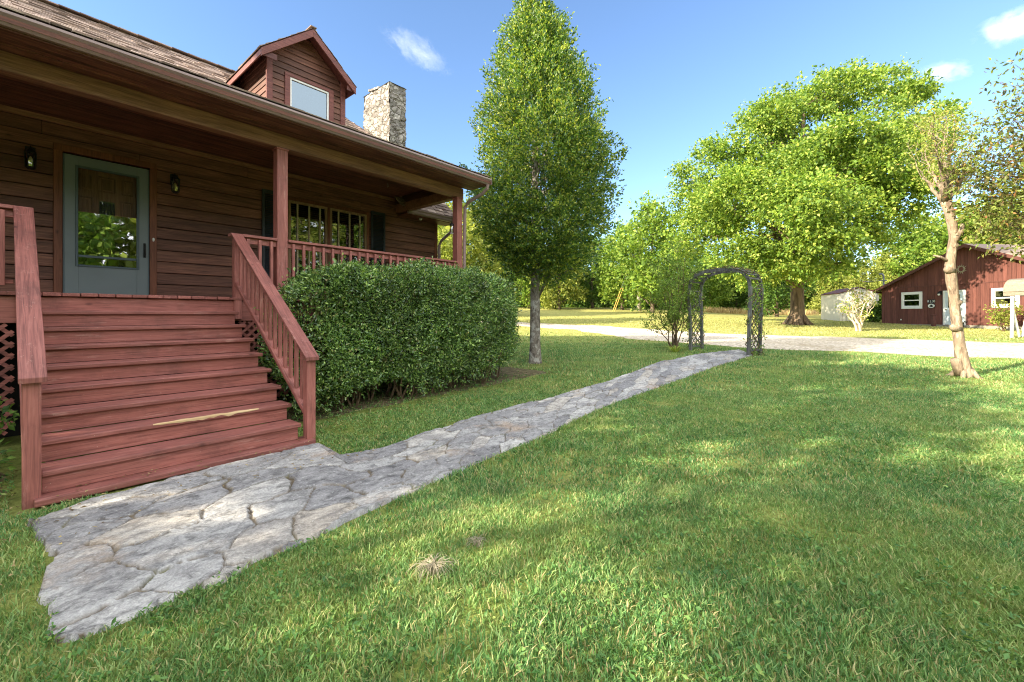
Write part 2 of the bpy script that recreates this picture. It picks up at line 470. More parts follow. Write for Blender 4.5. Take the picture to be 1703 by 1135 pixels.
def flag_mat():
    k = NT('flagstone')
    at = lambda n: k.n('ShaderNodeAttribute', attribute_name=n).outputs['Fac']
    stone, pick = at('stone'), at('pick')
    base = k.ramp(pick, [(0, srgb(140, 138, 138)), (0.3, srgb(156, 154, 153)), (0.6, srgb(170, 168, 165)), (0.85, srgb(190, 187, 182)), (1, srgb(186, 176, 162))])
    med = k.noise(9, k.mapped((1, 1.5, 1), (0, 0, 0.5)), 8, 0.74, 0.7)
    fine = k.noise(75, None, 4, 0.65)
    c = k.mix(1.0, base, k.ramp(med, [(0.34, 0.34), (0.44, 0.70), (0.52, 1.0), (0.66, 1.25)]), 'MULTIPLY')
    big = k.noise(1.9, None, 5, 0.66, 0.5)
    c = k.mix(k.ramp(big, [(0.46, 0.0), (0.62, 0.5)]), c, srgb(112, 110, 112))
    rust = k.noise(1.3, k.mapped((1, 1, 1), (0, 0, 0), (5.2, 1.7, 0)), 6, 0.7)
    c = k.mix(k.ramp(rust, [(0.57, 0.0), (0.70, 0.5)]), c, srgb(184, 156, 126))
    lich = k.noise(30, None, 4, 0.65)
    c = k.mix(k.ramp(lich, [(0.6, 0.0), (0.68, 0.5)]), c, srgb(214, 212, 206))
    c = k.mix(1.0, c, k.ramp(fine, [(0.3, 0.7), (0.7, 1.2)]), 'MULTIPLY')
    mo = k.ramp(k.noise(6, None, 6, 0.7), [(0.3, srgb(64, 54, 42)), (0.5, srgb(104, 92, 74)), (0.7, srgb(146, 134, 114))])
    mo = k.mix(k.ramp(k.noise(2.0, None, 4), [(0.55, 0.0), (0.66, 0.6)]), mo, srgb(104, 108, 62))
    c = k.mix(stone, mo, c)
    h = k.math('ADD', k.math('MULTIPLY', med, 1.0), k.math('MULTIPLY', fine, 0.35))
    return k.done(k.pbr(c, 0.85, k.bump(h, 0.9, 0.02), 0.3))
M['flag'] = flag_mat()

def ground_mat():
    k = NT('lawn_soil')
    big = k.noise(0.35, None, 5, 0.6)
    med = k.noise(3.0, None, 6, 0.7)
    c = k.ramp(med, [(0.28, srgb(72, 84, 40)), (0.5, srgb(112, 126, 60)), (0.74, srgb(156, 158, 90))])
    c = k.mix(k.ramp(big, [(0.45, 0.0), (0.7, 0.6)]), c, srgb(150, 146, 88))
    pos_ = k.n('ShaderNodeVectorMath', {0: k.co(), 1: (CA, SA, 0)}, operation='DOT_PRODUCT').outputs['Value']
    far_ = k.n('ShaderNodeMapRange', {'Value': pos_, 'From Min': 14.0, 'From Max': 24.0, 'To Min': 0.0, 'To Max': 0.42}, interpolation_type='SMOOTHSTEP').outputs[0]  # far lawn yellowed in the colour: drier turf plus a painted sunlit tone
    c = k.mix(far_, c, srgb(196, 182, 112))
    fine = k.noise(40, None, 4, 0.7)
    c = k.mix(1.0, c, k.ramp(fine, [(0.3, 0.6), (0.7, 1.25)]), 'MULTIPLY')
    return k.done(k.pbr(c, 0.95, k.bump(fine, 0.8, 0.03), 0.1))
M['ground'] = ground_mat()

def gravel_mat():
    k = NT('gravel')
    v = k.n('ShaderNodeTexVoronoi', {'Vector': k.co(), 'Scale': 16.0})
    ct = k.n('ShaderNodeSeparateColor', {0: v.outputs['Color']}).outputs[0]
    c = k.ramp(ct, [(0, srgb(160, 146, 126)), (0.5, srgb(198, 184, 162)), (1, srgb(222, 210, 190))])
    dirt = k.noise(0.7, k.mapped((1, 1, 1)), 5, 0.65)
    c = k.mix(k.ramp(dirt, [(0.45, 0.0), (0.7, 0.6)]), c, srgb(158, 140, 110))
    return k.done(k.pbr(c, 0.95, k.bump(v.outputs['Distance'], 1.0, 0.03), 0.15))
M['gravel'] = gravel_mat()

def soil_mat():
    k = NT('bare_soil')
    c = k.ramp(k.noise(9, None, 6, 0.7), [(0.3, srgb(66, 58, 42)), (0.55, srgb(108, 98, 72)), (0.75, srgb(150, 140, 108))])
    return k.done(k.pbr(c, 0.95, k.bump(k.noise(45, None, 4), 0.8, 0.02), 0.1))
M['soil'] = soil_mat()

def barn_mat(name, ax):
    k = NT(name)
    sc = [30, 30, 30]; sc[ax] = 1.5
    g = k.noise(1.0, k.mapped(sc), 5, 0.6, 0.5)
    c = k.ramp(g, [(0.3, srgb(88, 55, 49)), (0.55, srgb(109, 68, 60)), (0.75, srgb(121, 78, 69))])
    c = k.mix(1.0, c, k.ramp(k.island(), [(0, 0.78), (1, 1.15)]), 'MULTIPLY')
    return k.done(k.pbr(c, 0.75, k.bump(g, 0.3, 0.01), 0.25))
M['barn'] = barn_mat('barn_red_boards', 2)
M['barntrim'] = plain('barn_trim', srgb(92, 56, 50), 0.7)

def grass_mat():
    k = NT('grass_blades')
    c = k.ramp(k.island(), [(0.0, srgb(74, 110, 64)), (0.32, srgb(98, 144, 84)), (0.6, srgb(122, 160, 96)), (0.8, srgb(156, 182, 114)), (0.9, srgb(200, 192, 138)), (1.0, srgb(176, 154, 118))])
    n1 = k.noise(0.5, None, 5, 0.65); n2 = k.noise(2.6, None, 4, 0.65)
    c = k.mix(k.ramp(n1, [(0.45, 0.0), (0.68, 0.45)]), c, srgb(166, 176, 94))
    c = k.mix(k.ramp(n2, [(0.54, 0.0), (0.72, 0.4)]), c, srgb(176, 168, 108))
    c = k.mix(1.0, c, k.ramp(n2, [(0.25, 0.72), (0.55, 1.05)]), 'MULTIPLY')
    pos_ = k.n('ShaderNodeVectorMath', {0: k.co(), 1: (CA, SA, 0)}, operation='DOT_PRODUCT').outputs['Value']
    far_ = k.n('ShaderNodeMapRange', {'Value': pos_, 'From Min': 14.0, 'From Max': 24.0, 'To Min': 0.0, 'To Max': 0.55}, interpolation_type='SMOOTHSTEP').outputs[0]  # distant blades tinted yellow, both for dry grass and for sunlight on them
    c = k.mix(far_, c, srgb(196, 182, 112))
    p = k.pbr(c, 0.5, None, 0.3)
    tr = k.n('ShaderNodeBsdfTranslucent', {'Color': k.mix(1.0, c, (1.15, 1.25, 0.75, 1), 'MULTIPLY')}).outputs[0]
    return k.done(k.n('ShaderNodeMixShader', {0: 0.3, 1: p, 2: tr}).outputs[0])
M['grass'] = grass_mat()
M['weed'] = leaf_mat('weed_leaf', [(0, srgb(66, 104, 54)), (0.5, srgb(92, 134, 70)), (0.9, srgb(124, 160, 84)), (1, srgb(160, 172, 96))], 0.3, 0.5, 0.3)
M['litter'] = leaf_mat('dead_leaves', [(0, srgb(86, 70, 50)), (0.5, srgb(134, 116, 82)), (1, srgb(174, 158, 114))], 0.15, 0.8, 0.1)
M['straw'] = plain('dry_stalks', srgb(150, 141, 120), 0.9, 0.35, 30)
M['tanstraw'] = leaf_mat('dry_field_grass', [(0, srgb(150, 128, 90)), (1, srgb(206, 184, 140))], 0.25, 0.9, 0.1)

M['holly'] = leaf_mat('holly_leaf', [(0, srgb(56, 88, 46)), (0.4, srgb(84, 116, 54)), (0.75, srgb(130, 152, 62)), (1, srgb(186, 188, 84))], 0.42, 0.38, 0.5, 0.7, 0.85, 1.15)
M['hedge'] = leaf_mat('hedge_leaf', [(0, srgb(66, 94, 58)), (0.45, srgb(102, 132, 74)), (0.8, srgb(136, 166, 86)), (0.95, srgb(168, 194, 100)), (1, srgb(180, 166, 124))], 0.2, 0.27, 0.7, 1.6, 0.7, 1.35)
M['maple'] = leaf_mat('maple_leaf', [(0, srgb(80, 110, 44)), (0.4, srgb(114, 142, 56)), (0.75, srgb(144, 166, 68)), (1, srgb(184, 192, 92))], 0.36, 0.5, 0.3, 0.35, 0.85, 1.15)
M['wood_a'] = leaf_mat('woodland_leaf', [(0, srgb(78, 108, 40)), (0.5, srgb(116, 144, 54)), (1, srgb(156, 172, 78))], 0.35, 0.6, 0.25, 0.3, 0.8, 1.15)
M['wood_b'] = leaf_mat('olive_woodland_leaf', [(0, srgb(96, 108, 44)), (0.5, srgb(140, 150, 66)), (1, srgb(176, 178, 96))], 0.35, 0.6, 0.25, 0.3, 0.8, 1.15)
M['wood_c'] = leaf_mat('deep_woodland_leaf', [(0, srgb(54, 82, 38)), (0.5, srgb(84, 114, 48)), (1, srgb(116, 142, 62))], 0.3, 0.6, 0.25, 0.3, 0.8, 1.15)
M['bronze'] = leaf_mat('bronze_leaf', [(0, srgb(84, 78, 46)), (0.3, srgb(108, 102, 58)), (0.5, srgb(104, 122, 56)), (0.85, srgb(140, 152, 72)), (1, srgb(150, 100, 68))], 0.35, 0.4, 0.4, 0.8, 0.85, 1.1)
M['shrub'] = leaf_mat('shrub_leaf', [(0, srgb(78, 106, 46)), (0.6, srgb(118, 146, 62)), (1, srgb(160, 176, 84))], 0.3, 0.5, 0.3)
M['sparse'] = leaf_mat('sparse_leaf', [(0, srgb(116, 136, 54)), (0.7, srgb(160, 176, 80)), (1, srgb(190, 160, 96))], 0.35, 0.5, 0.3)
M['bark'] = bark_mat('grey_bark', srgb(70, 62, 54), srgb(150, 142, 132), (16, 16, 7), 0.7, srgb(176, 174, 166))
M['maplebark'] = bark_mat('maple_bark', srgb(70, 58, 46), srgb(140, 120, 98), (6, 6, 1.2), 1.0)
M['myrtle'] = bark_mat('pale_bark', srgb(96, 80, 66), srgb(182, 162, 138), (16, 16, 3.5), 1.0, srgb(140, 122, 102))
M['woodbark'] = bark_mat('wood_bark', srgb(70, 60, 48), srgb(128, 114, 96), (8, 8, 2), 0.7)
M['arborwood'] = painted_wood('weathered_grey_wood', srgb(62, 62, 62), srgb(100, 100, 97), srgb(134, 133, 128), 2, rough=0.85, crack=0.5)
M['stem'] = bark_mat('brown_stem', srgb(70, 56, 42), srgb(124, 104, 82), (30, 30, 10), 0.4)
M['palestem'] = bark_mat('pale_stem', srgb(176, 156, 128), srgb(228, 212, 186), (30, 30, 10), 0.4)
M['canopy'] = painted_wood('canopy_wood', srgb(104, 94, 80), srgb(132, 121, 104), srgb(150, 140, 122), 0, crack=0.3, knots=False)
M['shedwhite'] = plain('shed_white_metal', srgb(222, 216, 200), 0.5, 0.06, 3)

# ------------------------------------------------------------------ ground, drive, path
def build_ground():
    def axis(lo, hi, near0, near1, step):
        a = list(np.arange(near0, near1 + 1e-6, step))
        s = step; p = near1
        while p < hi: s *= 1.25; p += s; a.append(p)
        s = step; p = near0
        while p > lo: s *= 1.25; p -= s; a.insert(0, p)
        return np.array(a)
    xs = axis(-900, 1500, -14, 46, 0.6); ys = axis(-900, 1500, -26, 40, 0.6)
    X, Y = np.meshgrid(xs, ys, indexing='ij')
    Z = zg(X, Y)
    V = np.stack([X, Y, Z], -1).reshape(-1, 3)
    nx, ny = len(xs), len(ys)
    i = np.arange(nx - 1)[:, None] * ny + np.arange(ny - 1)[None, :]
    F = np.stack([i, i + ny, i + ny + 1, i + 1], -1).reshape(-1, 4)
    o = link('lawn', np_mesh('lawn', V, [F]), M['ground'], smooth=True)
    tag(o, kind='structure')
build_ground()

DRIVE = [(690, 531), (780, 534), (865, 540), (950, 544), (1010, 548), (1060, 554), (1120, 559), (1200, 565), (1290, 569), (1400, 572), (1520, 577), (1620, 581), (1703, 584), (1800, 588), (1950, 594)]
DRV = [on_ground(*p) for p in DRIVE]
def smooth_line(P, n):
    P = np.array(P, float); t = np.concatenate([[0], np.cumsum(np.linalg.norm(np.diff(P[:, :2], axis=0), axis=1))])
    s = np.linspace(0, t[-1], n)
    Q = np.stack([np.interp(s, t, P[:, k]) for k in range(2)], 1)
    for _ in range(8): Q[1:-1] = (Q[:-2] + 2 * Q[1:-1] + Q[2:]) / 4
    return Q
DL = smooth_line(DRV, 90)
tn = np.gradient(DL, axis=0); tn /= np.linalg.norm(tn, axis=1, keepdims=True)
nr = np.stack([-tn[:, 1], tn[:, 0]], 1)
_wid = 0.2 + 2.1 * ss(26, 66, np.arange(90))
hw_a = 1.25 + _wid * 1.15 + 0.18 * np.sin(np.arange(90) * 0.9) + RNG.uniform(-0.15, 0.15, 90)
hw_b = 1.25 + _wid * .8 + 0.2 * np.sin(np.arange(90) * 0.6 + 1) + RNG.uniform(-0.15, 0.15, 90)
def build_drive():
    k = 9; V = []
    for j in range(k):
        t = j / (k - 1)
        off = (-hw_b * (1 - t) + hw_a * t)[:, None]
        p = DL + nr * off
        lift = 0.035 if 0 < j < k - 1 else -0.01
        V.append(np.stack([p[:, 0], p[:, 1], zg(p[:, 0], p[:, 1]) + lift], 1))
    V = np.stack(V, 1).reshape(-1, 3)
    i = np.arange(89)[:, None] * k + np.arange(k - 1)[None, :]
    F = np.stack([i, i + k, i + k + 1, i + 1], -1).reshape(-1, 4)
    tag(link('driveway', np_mesh('driveway', V, [F]), M['gravel'], smooth=True), kind='structure')
build_drive()
def dist_drive(x, y):
    d = np.full(len(x), 1e9)
    for i in range(0, 90, 2):
        ox, oy = x - DL[i, 0], y - DL[i, 1]; sgn = ox * nr[i, 0] + oy * nr[i, 1]
        d = np.minimum(d, np.hypot(ox, oy) - np.where(sgn > 0, hw_a[i], hw_b[i]))
    return d

PL = [(62, 868), (150, 834), (330, 787), (528, 741), (566, 762), (640, 748), (760, 705), (900, 668), (1000, 640), (1100, 603), (1170, 589), (1228, 583)]
PR = [(98, 1080), (235, 1022), (390, 955), (545, 890), (640, 842), (735, 800), (812, 766), (905, 727), (1005, 678), (1110, 640), (1186, 612), (1252, 592)]
PLw = np.array([on_ground(*p) for p in PL])[:, :2]; PRw = np.array([on_ground(*p) for p in PR])[:, :2]
PMID = (PLw + PRw) / 2
PT = np.concatenate([[0], np.cumsum(np.linalg.norm(np.diff(PMID, axis=0), axis=1))]); PLEN = PT[-1]
PW = float(np.mean(np.linalg.norm(PLw - PRw, axis=1)))
def path_pt(s, t):                    # s metres along, t 0..1 across
    l = np.array([np.interp(s, PT, PLw[:, k]) for k in range(2)]); r = np.array([np.interp(s, PT, PRw[:, k]) for k in range(2)])
    wob = 0.05 * math.sin(s * 5.1 + t * 3) + 0.04 * math.sin(s * 11.3 + 2 * t)
    p = l + (r - l) * t
    if t < 0.02 or t > 0.98: p = p + (l - r) / np.linalg.norm(l - r) * wob
    return p
PATH_POLY = np.concatenate([PLw, PRw[::-1]])

def vnoise(x, y, s, seed=0):
    x = x * s + seed * 17.3; y = y * s - seed * 9.1
    xi = np.floor(x); yi = np.floor(y); fx = x - xi; fy = y - yi
    fx = fx * fx * (3 - 2 * fx); fy = fy * fy * (3 - 2 * fy)
    h = lambda a, b: np.modf(np.abs(np.sin(a * 127.1 + b * 311.7 + seed) * 43758.5453))[0]
    return (h(xi, yi) * (1 - fx) + h(xi + 1, yi) * fx) * (1 - fy) + (h(xi, yi + 1) * (1 - fx) + h(xi + 1, yi + 1) * fx) * fy

def fbm(x, y, s, octv=4, seed=0):
    v = 0; a = 0.5; t = 0
    for o in range(octv): v = v + a * vnoise(x, y, s * 2.03 ** o, seed + o); t += a; a *= 0.55
    return v / t

def build_path():
    rs = np.random.default_rng(5)
    seeds = []
    for _ in range(9000):
        a = rs.uniform(-.3, PLEN + .3); b = rs.uniform(-.2, PW + .2); r = rs.choice([0.20, 0.28, 0.40, 0.55])
        if all((a - p) ** 2 * .55 + (b - q) ** 2 > (0.5 * (r + c)) ** 2 for p, q, c in seeds): seeds.append((a, b, r))
    sd = np.array(seeds)
    sa = np.concatenate([np.arange(0, 4.6, .0125), np.arange(4.6, PLEN, .026), [PLEN]])
    nb = 128; tb = np.linspace(0, 1, nb)
    S, T = np.meshgrid(sa, tb, indexing='ij'); s_ = S.ravel(); q_ = T.ravel() * PW
    # warped cell distances
    ws = s_ + 0.10 * (fbm(s_, q_, 3.0, 4, 21) - .5) * 2; wq = q_ + 0.10 * (fbm(s_, q_, 3.0, 4, 31) - .5) * 2
    f1 = np.full(len(s_), 9.0); f2 = np.full(len(s_), 9.0); idx = np.zeros(len(s_), int)
    for i, (a, b, r) in enumerate(seeds):
        m = np.abs(ws - a) < 1.1
        d = np.hypot((ws[m] - a) * .74, wq[m] - b) - .22 * r
        g1 = f1[m]; g2 = f2[m]; im = idx[m]
        n1 = d < g1
        g2 = np.where(n1, g1, np.minimum(g2, d)); im = np.where(n1, i, im); g1 = np.where(n1, d, g1)
        f1[m] = g1; f2[m] = g2; idx[m] = im
    e = f2 - f1
    gapw = 0.010 + 0.060 * np.clip(fbm(s_, q_, 1.6, 2, 51) - .42, 0, 1)
    stone = ss(gapw * .3, gapw * .3 + .012, e)
    st_r = rs.uniform(0, 1, len(sd)); tilt = rs.uniform(-.016, .016, (len(sd), 2)); hgt = rs.uniform(-.006, .007, len(sd))
    rel = fbm(s_, q_, 5.0, 6, 61)
    k = rel * 5 + .8 * (fbm(s_, q_ * 1.6, 13, 3, 81) - .5); led = (np.floor(k) + ss(.72, 1.0, k - np.floor(k))) / 5      # flaking layers
    h = 0.034 + hgt[idx] + (s_ - sd[idx, 0]) * tilt[idx, 0] + (q_ - sd[idx, 1]) * tilt[idx, 1] + 0.017 * (led - .5) + 0.012 * (rel - .5) + 0.007 * (fbm(s_, q_, 38, 3, 71) - .5)
    h = np.maximum(h, .012)
    jh = 0.016 + 0.010 * (fbm(s_, q_, 24, 3, 91) - .5)
    h = jh + (h - jh) * stone
    edge = np.minimum(T.ravel(), 1 - T.ravel()) * PW
    h = np.where(T.ravel() <= .0001, -.03, np.where(T.ravel() >= .9999, -.03, h))
    l = np.stack([np.interp(sa, PT, PLw[:, c]) for c in range(2)], 1); r = np.stack([np.interp(sa, PT, PRw[:, c]) for c in range(2)], 1)
    ac = (r - l) / np.linalg.norm(r - l, axis=1, keepdims=True)
    wl = .09 * (fbm(sa, sa * 0, 2.2, 4, 3) - .5) * 2; wr = .10 * (fbm(sa, sa * 0 + 9, 2.2, 4, 5) - .5) * 2
    wl = np.where(sa < PT[3] + .25, wl * .15, wl)
    I2 = idx.reshape(len(sa), nb); blk = rs.uniform(-.035, .035, len(sd))
    def soft(a, n=5): return np.convolve(np.pad(a, n, mode='edge'), np.ones(2 * n + 1) / (2 * n + 1), 'valid')
    wl = wl * .6 + np.where(sa < PT[3] + .25, 0, soft(blk[I2[:, 2]])); wr = wr * .5 + soft(blk[I2[:, -3]])
    l = l + ac * wl[:, None]; r = r + ac * wr[:, None]
    P = l[:, None, :] * (1 - tb)[None, :, None] + r[:, None, :] * tb[None, :, None]
    en = np.exp(-sa / .12)[:, None] * (.12 * (fbm(tb * PW, tb * 0, 2.5, 4, 7) - .5) * 2)[None, :]
    tan = np.gradient((l + r) / 2, axis=0); tan /= np.linalg.norm(tan, axis=1, keepdims=True)
    P = P + tan[:, None, :] * en[:, :, None]
    P = P.reshape(-1, 2)
    h[:nb] = -.03
    V = np.stack([P[:, 0], P[:, 1], zg(P[:, 0], P[:, 1]) + h], 1)
    ns = len(sa); i = np.arange(ns - 1)[:, None] * nb + np.arange(nb - 1)[None, :]
    F = np.stack([i, i + nb, i + nb + 1, i + 1], -1).reshape(-1, 4)
    me = np_mesh('stone_path', V, [F])
    for nm, arr in (('stone', stone), ('pick', st_r[idx])):
        at = me.attributes.new(nm, 'FLOAT', 'POINT'); at.data.foreach_set('value', arr.astype(np.float32))
    tag(link('stone_path', me, M['flag'], smooth=True), kind='structure')
build_path()

def inside(poly, x, y):
    r = np.zeros(len(x), bool); n = len(poly)
    for i in range(n):
        x0, y0 = poly[i]; x1, y1 = poly[(i + 1) % n]
        c = ((y0 > y) != (y1 > y)) & (x < (x1 - x0) * (y - y0) / ((y1 - y0) if y1 != y0 else 1e-9) + x0)
        r ^= c
    return r

TREES_BARE = []                      # (x, y, radius) of worn ground round trunks

# soil bed under the hedge and beside the stairs
def build_bed():
    mb = MB()
    for (x0, x1, y0, y1) in ((2.15, 7.9, 5.45, 6.9), (-3.0, 0.07, 4.75, 6.72)):
        n, m = 26, 8; vs = []
        for i in range(n):
            for j in range(m):
                x = x0 + (x1 - x0) * i / (n - 1); y = y0 + (y1 - y0) * j / (m - 1)
                if i in (0, n - 1) or j in (0, m - 1):
                    x += random.uniform(-.1, .1) if i in (0, n - 1) else 0; y += random.uniform(-.15, .1) if j == 0 else 0
                e = -0.01 if (i in (0, n - 1) or j in (0, m - 1)) else 0.012
                vs.append((x, y, gz(x, y) + e))
        mb.add(vs, [(i * m + j, (i + 1) * m + j, (i + 1) * m + j + 1, i * m + j + 1) for i in range(n - 1) for j in range(m - 1)])
    tag(mb.build('soil_bed', M['soil'], smooth=True), kind='structure')
build_bed()

def build_grass():
    Vs = []; F4 = []; F3 = []; off = 0
    layers = [(0.7, 3.4, 19000, 0.018, 0.052, 0.0027, True), (3.4, 7.5, 5200, 0.02, 0.052, 0.0042, True),
              (7.5, 16, 820, 0.032, 0.062, 0.010, False), (16, 36, 110, 0.035, 0.06, 0.024, False)]
    for d0, d1, dens, h0, h1, w, seg in layers:
        area = 1.4 * (d1 * d1 - d0 * d0); n = int(area * dens)
        d = np.sqrt(RNG.uniform(d0 * d0, d1 * d1, n)); lat = RNG.uniform(-1.4, 1.4, n) * d
        x = CA * d + SA * lat; y = SA * d - CA * lat
        keep = ~inside(PATH_POLY, x, y)
        pe = inside(PATH_POLY, x + RNG.normal(size=n) * .0, y)
        keep &= ~((x > 0.02) & (x < 2.14) & (y > np.where(x < .5, 4.4, 4.24))); keep &= ~((y > 6.68) & (x < 6.4)); keep &= ~((y > 8.9) & (x < 7.6))
        dd = dist_drive(x, y); keep &= dd > -0.35 + 0.7 * vnoise(x, y, 1.2, 3)
        thin = vnoise(x, y, 2.3, 41) * .6 + vnoise(x, y, 6.1, 42) * .4; keep &= (thin < .70) | (RNG.uniform(size=n) < .3)
        bed = ((x > 2.2) & (x < 7.7) & (y > 5.3) & (y < 6.9)) | ((x < 0.1) & (y > 4.75))
        keep &= ~bed | (RNG.uniform(size=n) < 0.07)
        near = ((x > 2.0) & (x < 8.6) & (y > 4.6) & (y < 6.9)) | ((x < 0.35) & (y > 2.2) & (x > -2.5))
        keep &= ~near | (RNG.uniform(size=n) < 0.55)
        for (tx, ty, tr) in TREES_BARE:
            q = np.hypot(x - tx, y - ty); keep &= (q > tr * 0.35) & ((q > tr) | (RNG.uniform(size=n) < 0.4))
        cl = 0.5 * vnoise(x, y, 1.7, 1) + 0.5 * vnoise(x, y, 6.0, 2)
        keep &= RNG.uniform(size=n) < 0.45 + 0.9 * cl
        x = x[keep]; y = y[keep]; cl = cl[keep]; n = len(x)
        z = zg(x, y) - 0.004
        h = RNG.uniform(h0, h1, n) * (0.55 + 0.75 * cl) * (0.8 + 0.5 * vnoise(x, y, 0.5, 5))
        long_ = RNG.uniform(size=n) < 0.02; h = np.where(long_, h * 1.6, h)
        th = RNG.uniform(0, 2 * np.pi, n); ct, st = np.cos(th), np.sin(th)
        lean = RNG.uniform(0.15, 0.95, n) * h; la = RNG.uniform(0, 2 * np.pi, n); lx, ly = np.cos(la) * lean, np.sin(la) * lean
        ww = w * RNG.uniform(0.6, 1.5, n)
        B = np.stack([x, y, z], 1); S = np.stack([ct * ww, st * ww, 0 * z], 1); Lv = np.stack([lx, ly, 0 * z], 1)
        U = np.stack([0 * z, 0 * z, h], 1)
        if seg:
            V = np.stack([B - S, B + S, B + S * .85 + Lv * .3 + U * .6, B - S * .85 + Lv * .3 + U * .6, B + Lv + U * .95], 1)
            b = off + np.arange(n)[:, None] * 5
            F4.append(b + [0, 1, 2, 3]); F3.append(b + [3, 2, 4]); off += 5 * n
        else:
            V = np.stack([B - S, B + S, B + Lv + U], 1)
            F3.append(off + np.arange(n)[:, None] * 3 + [0, 1, 2]); off += 3 * n
        Vs.append(V.reshape(-1, 3))
    # small broad weeds and clover
    n = 15000
    d = np.sqrt(RNG.uniform(0.8, 9 ** 2, n)); lat = RNG.uniform(-1.35, 1.35, n) * d
    x = CA * d + SA * lat; y = SA * d - CA * lat
    keep = ~inside(PATH_POLY, x, y) & ~((x > 0.05) & (x < 2.16) & (y > 4.38)) & (y < 6.6) & (vnoise(x, y, 0.9, 8) > 0.45)
    x = x[keep]; y = y[keep]; m = len(x); k = 5
    X = np.repeat(x, k) + RNG.normal(size=m * k) * 0.012; Y = np.repeat(y, k) + RNG.normal(size=m * k) * 0.012
    P = np.stack([X, Y, zg(X, Y) + RNG.uniform(.015, .05, m * k)], 1)
    A = unit(np.stack([RNG.normal(size=m * k), RNG.normal(size=m * k), RNG.uniform(0.1, 0.9, m * k)], 1))
    V, F = leaf_geo(P, A, RNG.uniform(.012, .038, m * k), RNG.uniform(.008, .018, m * k), 1.2)
    tag(link('lawn_weeds', np_mesh('lawn_weeds', V, F), M['weed']), 'small broad leaved weeds and clover growing in the lawn', 'weeds', kind='stuff')
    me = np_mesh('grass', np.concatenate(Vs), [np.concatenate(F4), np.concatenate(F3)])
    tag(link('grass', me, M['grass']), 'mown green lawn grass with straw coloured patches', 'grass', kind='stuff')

def build_litter():
    n = 1500
    x = np.concatenate([RNG.uniform(2.1, 8.0, 900), RNG.uniform(-2.6, 0.1, 300), RNG.uniform(0.3, 2.1, 60), RNG.uniform(0.2, 2.5, 120), RNG.uniform(-1.5, .35, 150)])
    y = np.concatenate([RNG.uniform(4.7, 6.7, 900), RNG.uniform(4.5, 6.6, 300), RNG.uniform(4.44, 4.66, 60), RNG.uniform(3.6, 4.4, 120), RNG.uniform(3.2, 4.7, 150)])
    z = zg(x, y) + np.where((x > 0.15) & (x < 2.1) & (y > 4.43) & (y < 4.7), 0.066, 0.035)
    z[-270:-150] += 0.025
    P = np.stack([x, y, z + RNG.uniform(0, 0.02, len(x))], 1)
    A = unit(np.stack([RNG.normal(size=len(x)), RNG.normal(size=len(x)), RNG.uniform(-.1, .25, len(x))], 1))
    V, F = leaf_geo(P, A, RNG.uniform(.016, .042, len(x)), RNG.uniform(.009, .02, len(x)), 2.0)
    tag(link('leaf_litter', np_mesh('leaf_litter', V, F), M['litter']), 'dry fallen leaves scattered along the hedge foot and bottom step', 'leaf litter', kind='stuff')
build_litter()

# ------------------------------------------------------------------ house
WALL, DECKV, DZ = 8.98, 6.70, 1.58
CEIL = 4.14
house = thing('wooden_house', 'dark brown wooden house with covered front porch, dormer and stone chimney', 'house', (0, WALL, 0))

def boards(mb, u0, u1, z0, z1, holes, step=0.186, y=WALL, th=0.034):
    z = z0; i = 0
    while z < z1 - 0.01:
        zt = min(z + step, z1)
        segs = [(u0, u1)]
        for (a, b, c, d) in holes:
            if zt > c + 0.01 and z < d - 0.01:
                ns = []
                for s0, s1 in segs:
                    if s1 <= a or s0 >= b: ns.append((s0, s1))
                    else:
                        if s0 < a: ns.append((s0, a))
                        if s1 > b: ns.append((b, s1))
                segs = ns
        for s0, s1 in segs:
            cuts = [s0]
            p = s0 + random.uniform(1.2, 3.6)
            while p < s1 - 0.8: cuts.append(p); p += random.uniform(2.4, 4.2)
            cuts.append(s1)
            for a, b in zip(cuts[:-1], cuts[1:]):
                o = random.uniform(-.003, .003)
                mb.box(a + 0.001, b - 0.001, y - th + o, y, z + 0.005, zt - 0.005)
        z = zt; i += 1

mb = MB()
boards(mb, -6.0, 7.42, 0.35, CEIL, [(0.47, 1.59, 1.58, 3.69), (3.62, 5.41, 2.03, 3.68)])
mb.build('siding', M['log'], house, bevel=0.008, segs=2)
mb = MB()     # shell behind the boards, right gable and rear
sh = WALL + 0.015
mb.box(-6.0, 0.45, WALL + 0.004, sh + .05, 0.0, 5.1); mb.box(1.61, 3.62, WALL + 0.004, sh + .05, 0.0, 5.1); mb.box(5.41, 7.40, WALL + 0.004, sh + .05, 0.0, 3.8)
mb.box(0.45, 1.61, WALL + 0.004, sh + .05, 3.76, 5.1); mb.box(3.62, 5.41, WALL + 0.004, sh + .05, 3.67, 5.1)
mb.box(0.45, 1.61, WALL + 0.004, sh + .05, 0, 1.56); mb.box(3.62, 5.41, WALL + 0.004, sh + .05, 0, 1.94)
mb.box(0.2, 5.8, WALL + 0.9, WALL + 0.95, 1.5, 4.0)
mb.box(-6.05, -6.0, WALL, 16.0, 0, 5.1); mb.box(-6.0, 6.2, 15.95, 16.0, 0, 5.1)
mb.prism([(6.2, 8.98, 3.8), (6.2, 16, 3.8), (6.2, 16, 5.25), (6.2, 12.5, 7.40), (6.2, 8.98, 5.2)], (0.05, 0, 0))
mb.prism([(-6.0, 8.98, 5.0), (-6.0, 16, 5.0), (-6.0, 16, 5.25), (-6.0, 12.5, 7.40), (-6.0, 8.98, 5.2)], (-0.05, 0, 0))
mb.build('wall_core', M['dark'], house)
mb = MB()
z = 0.2
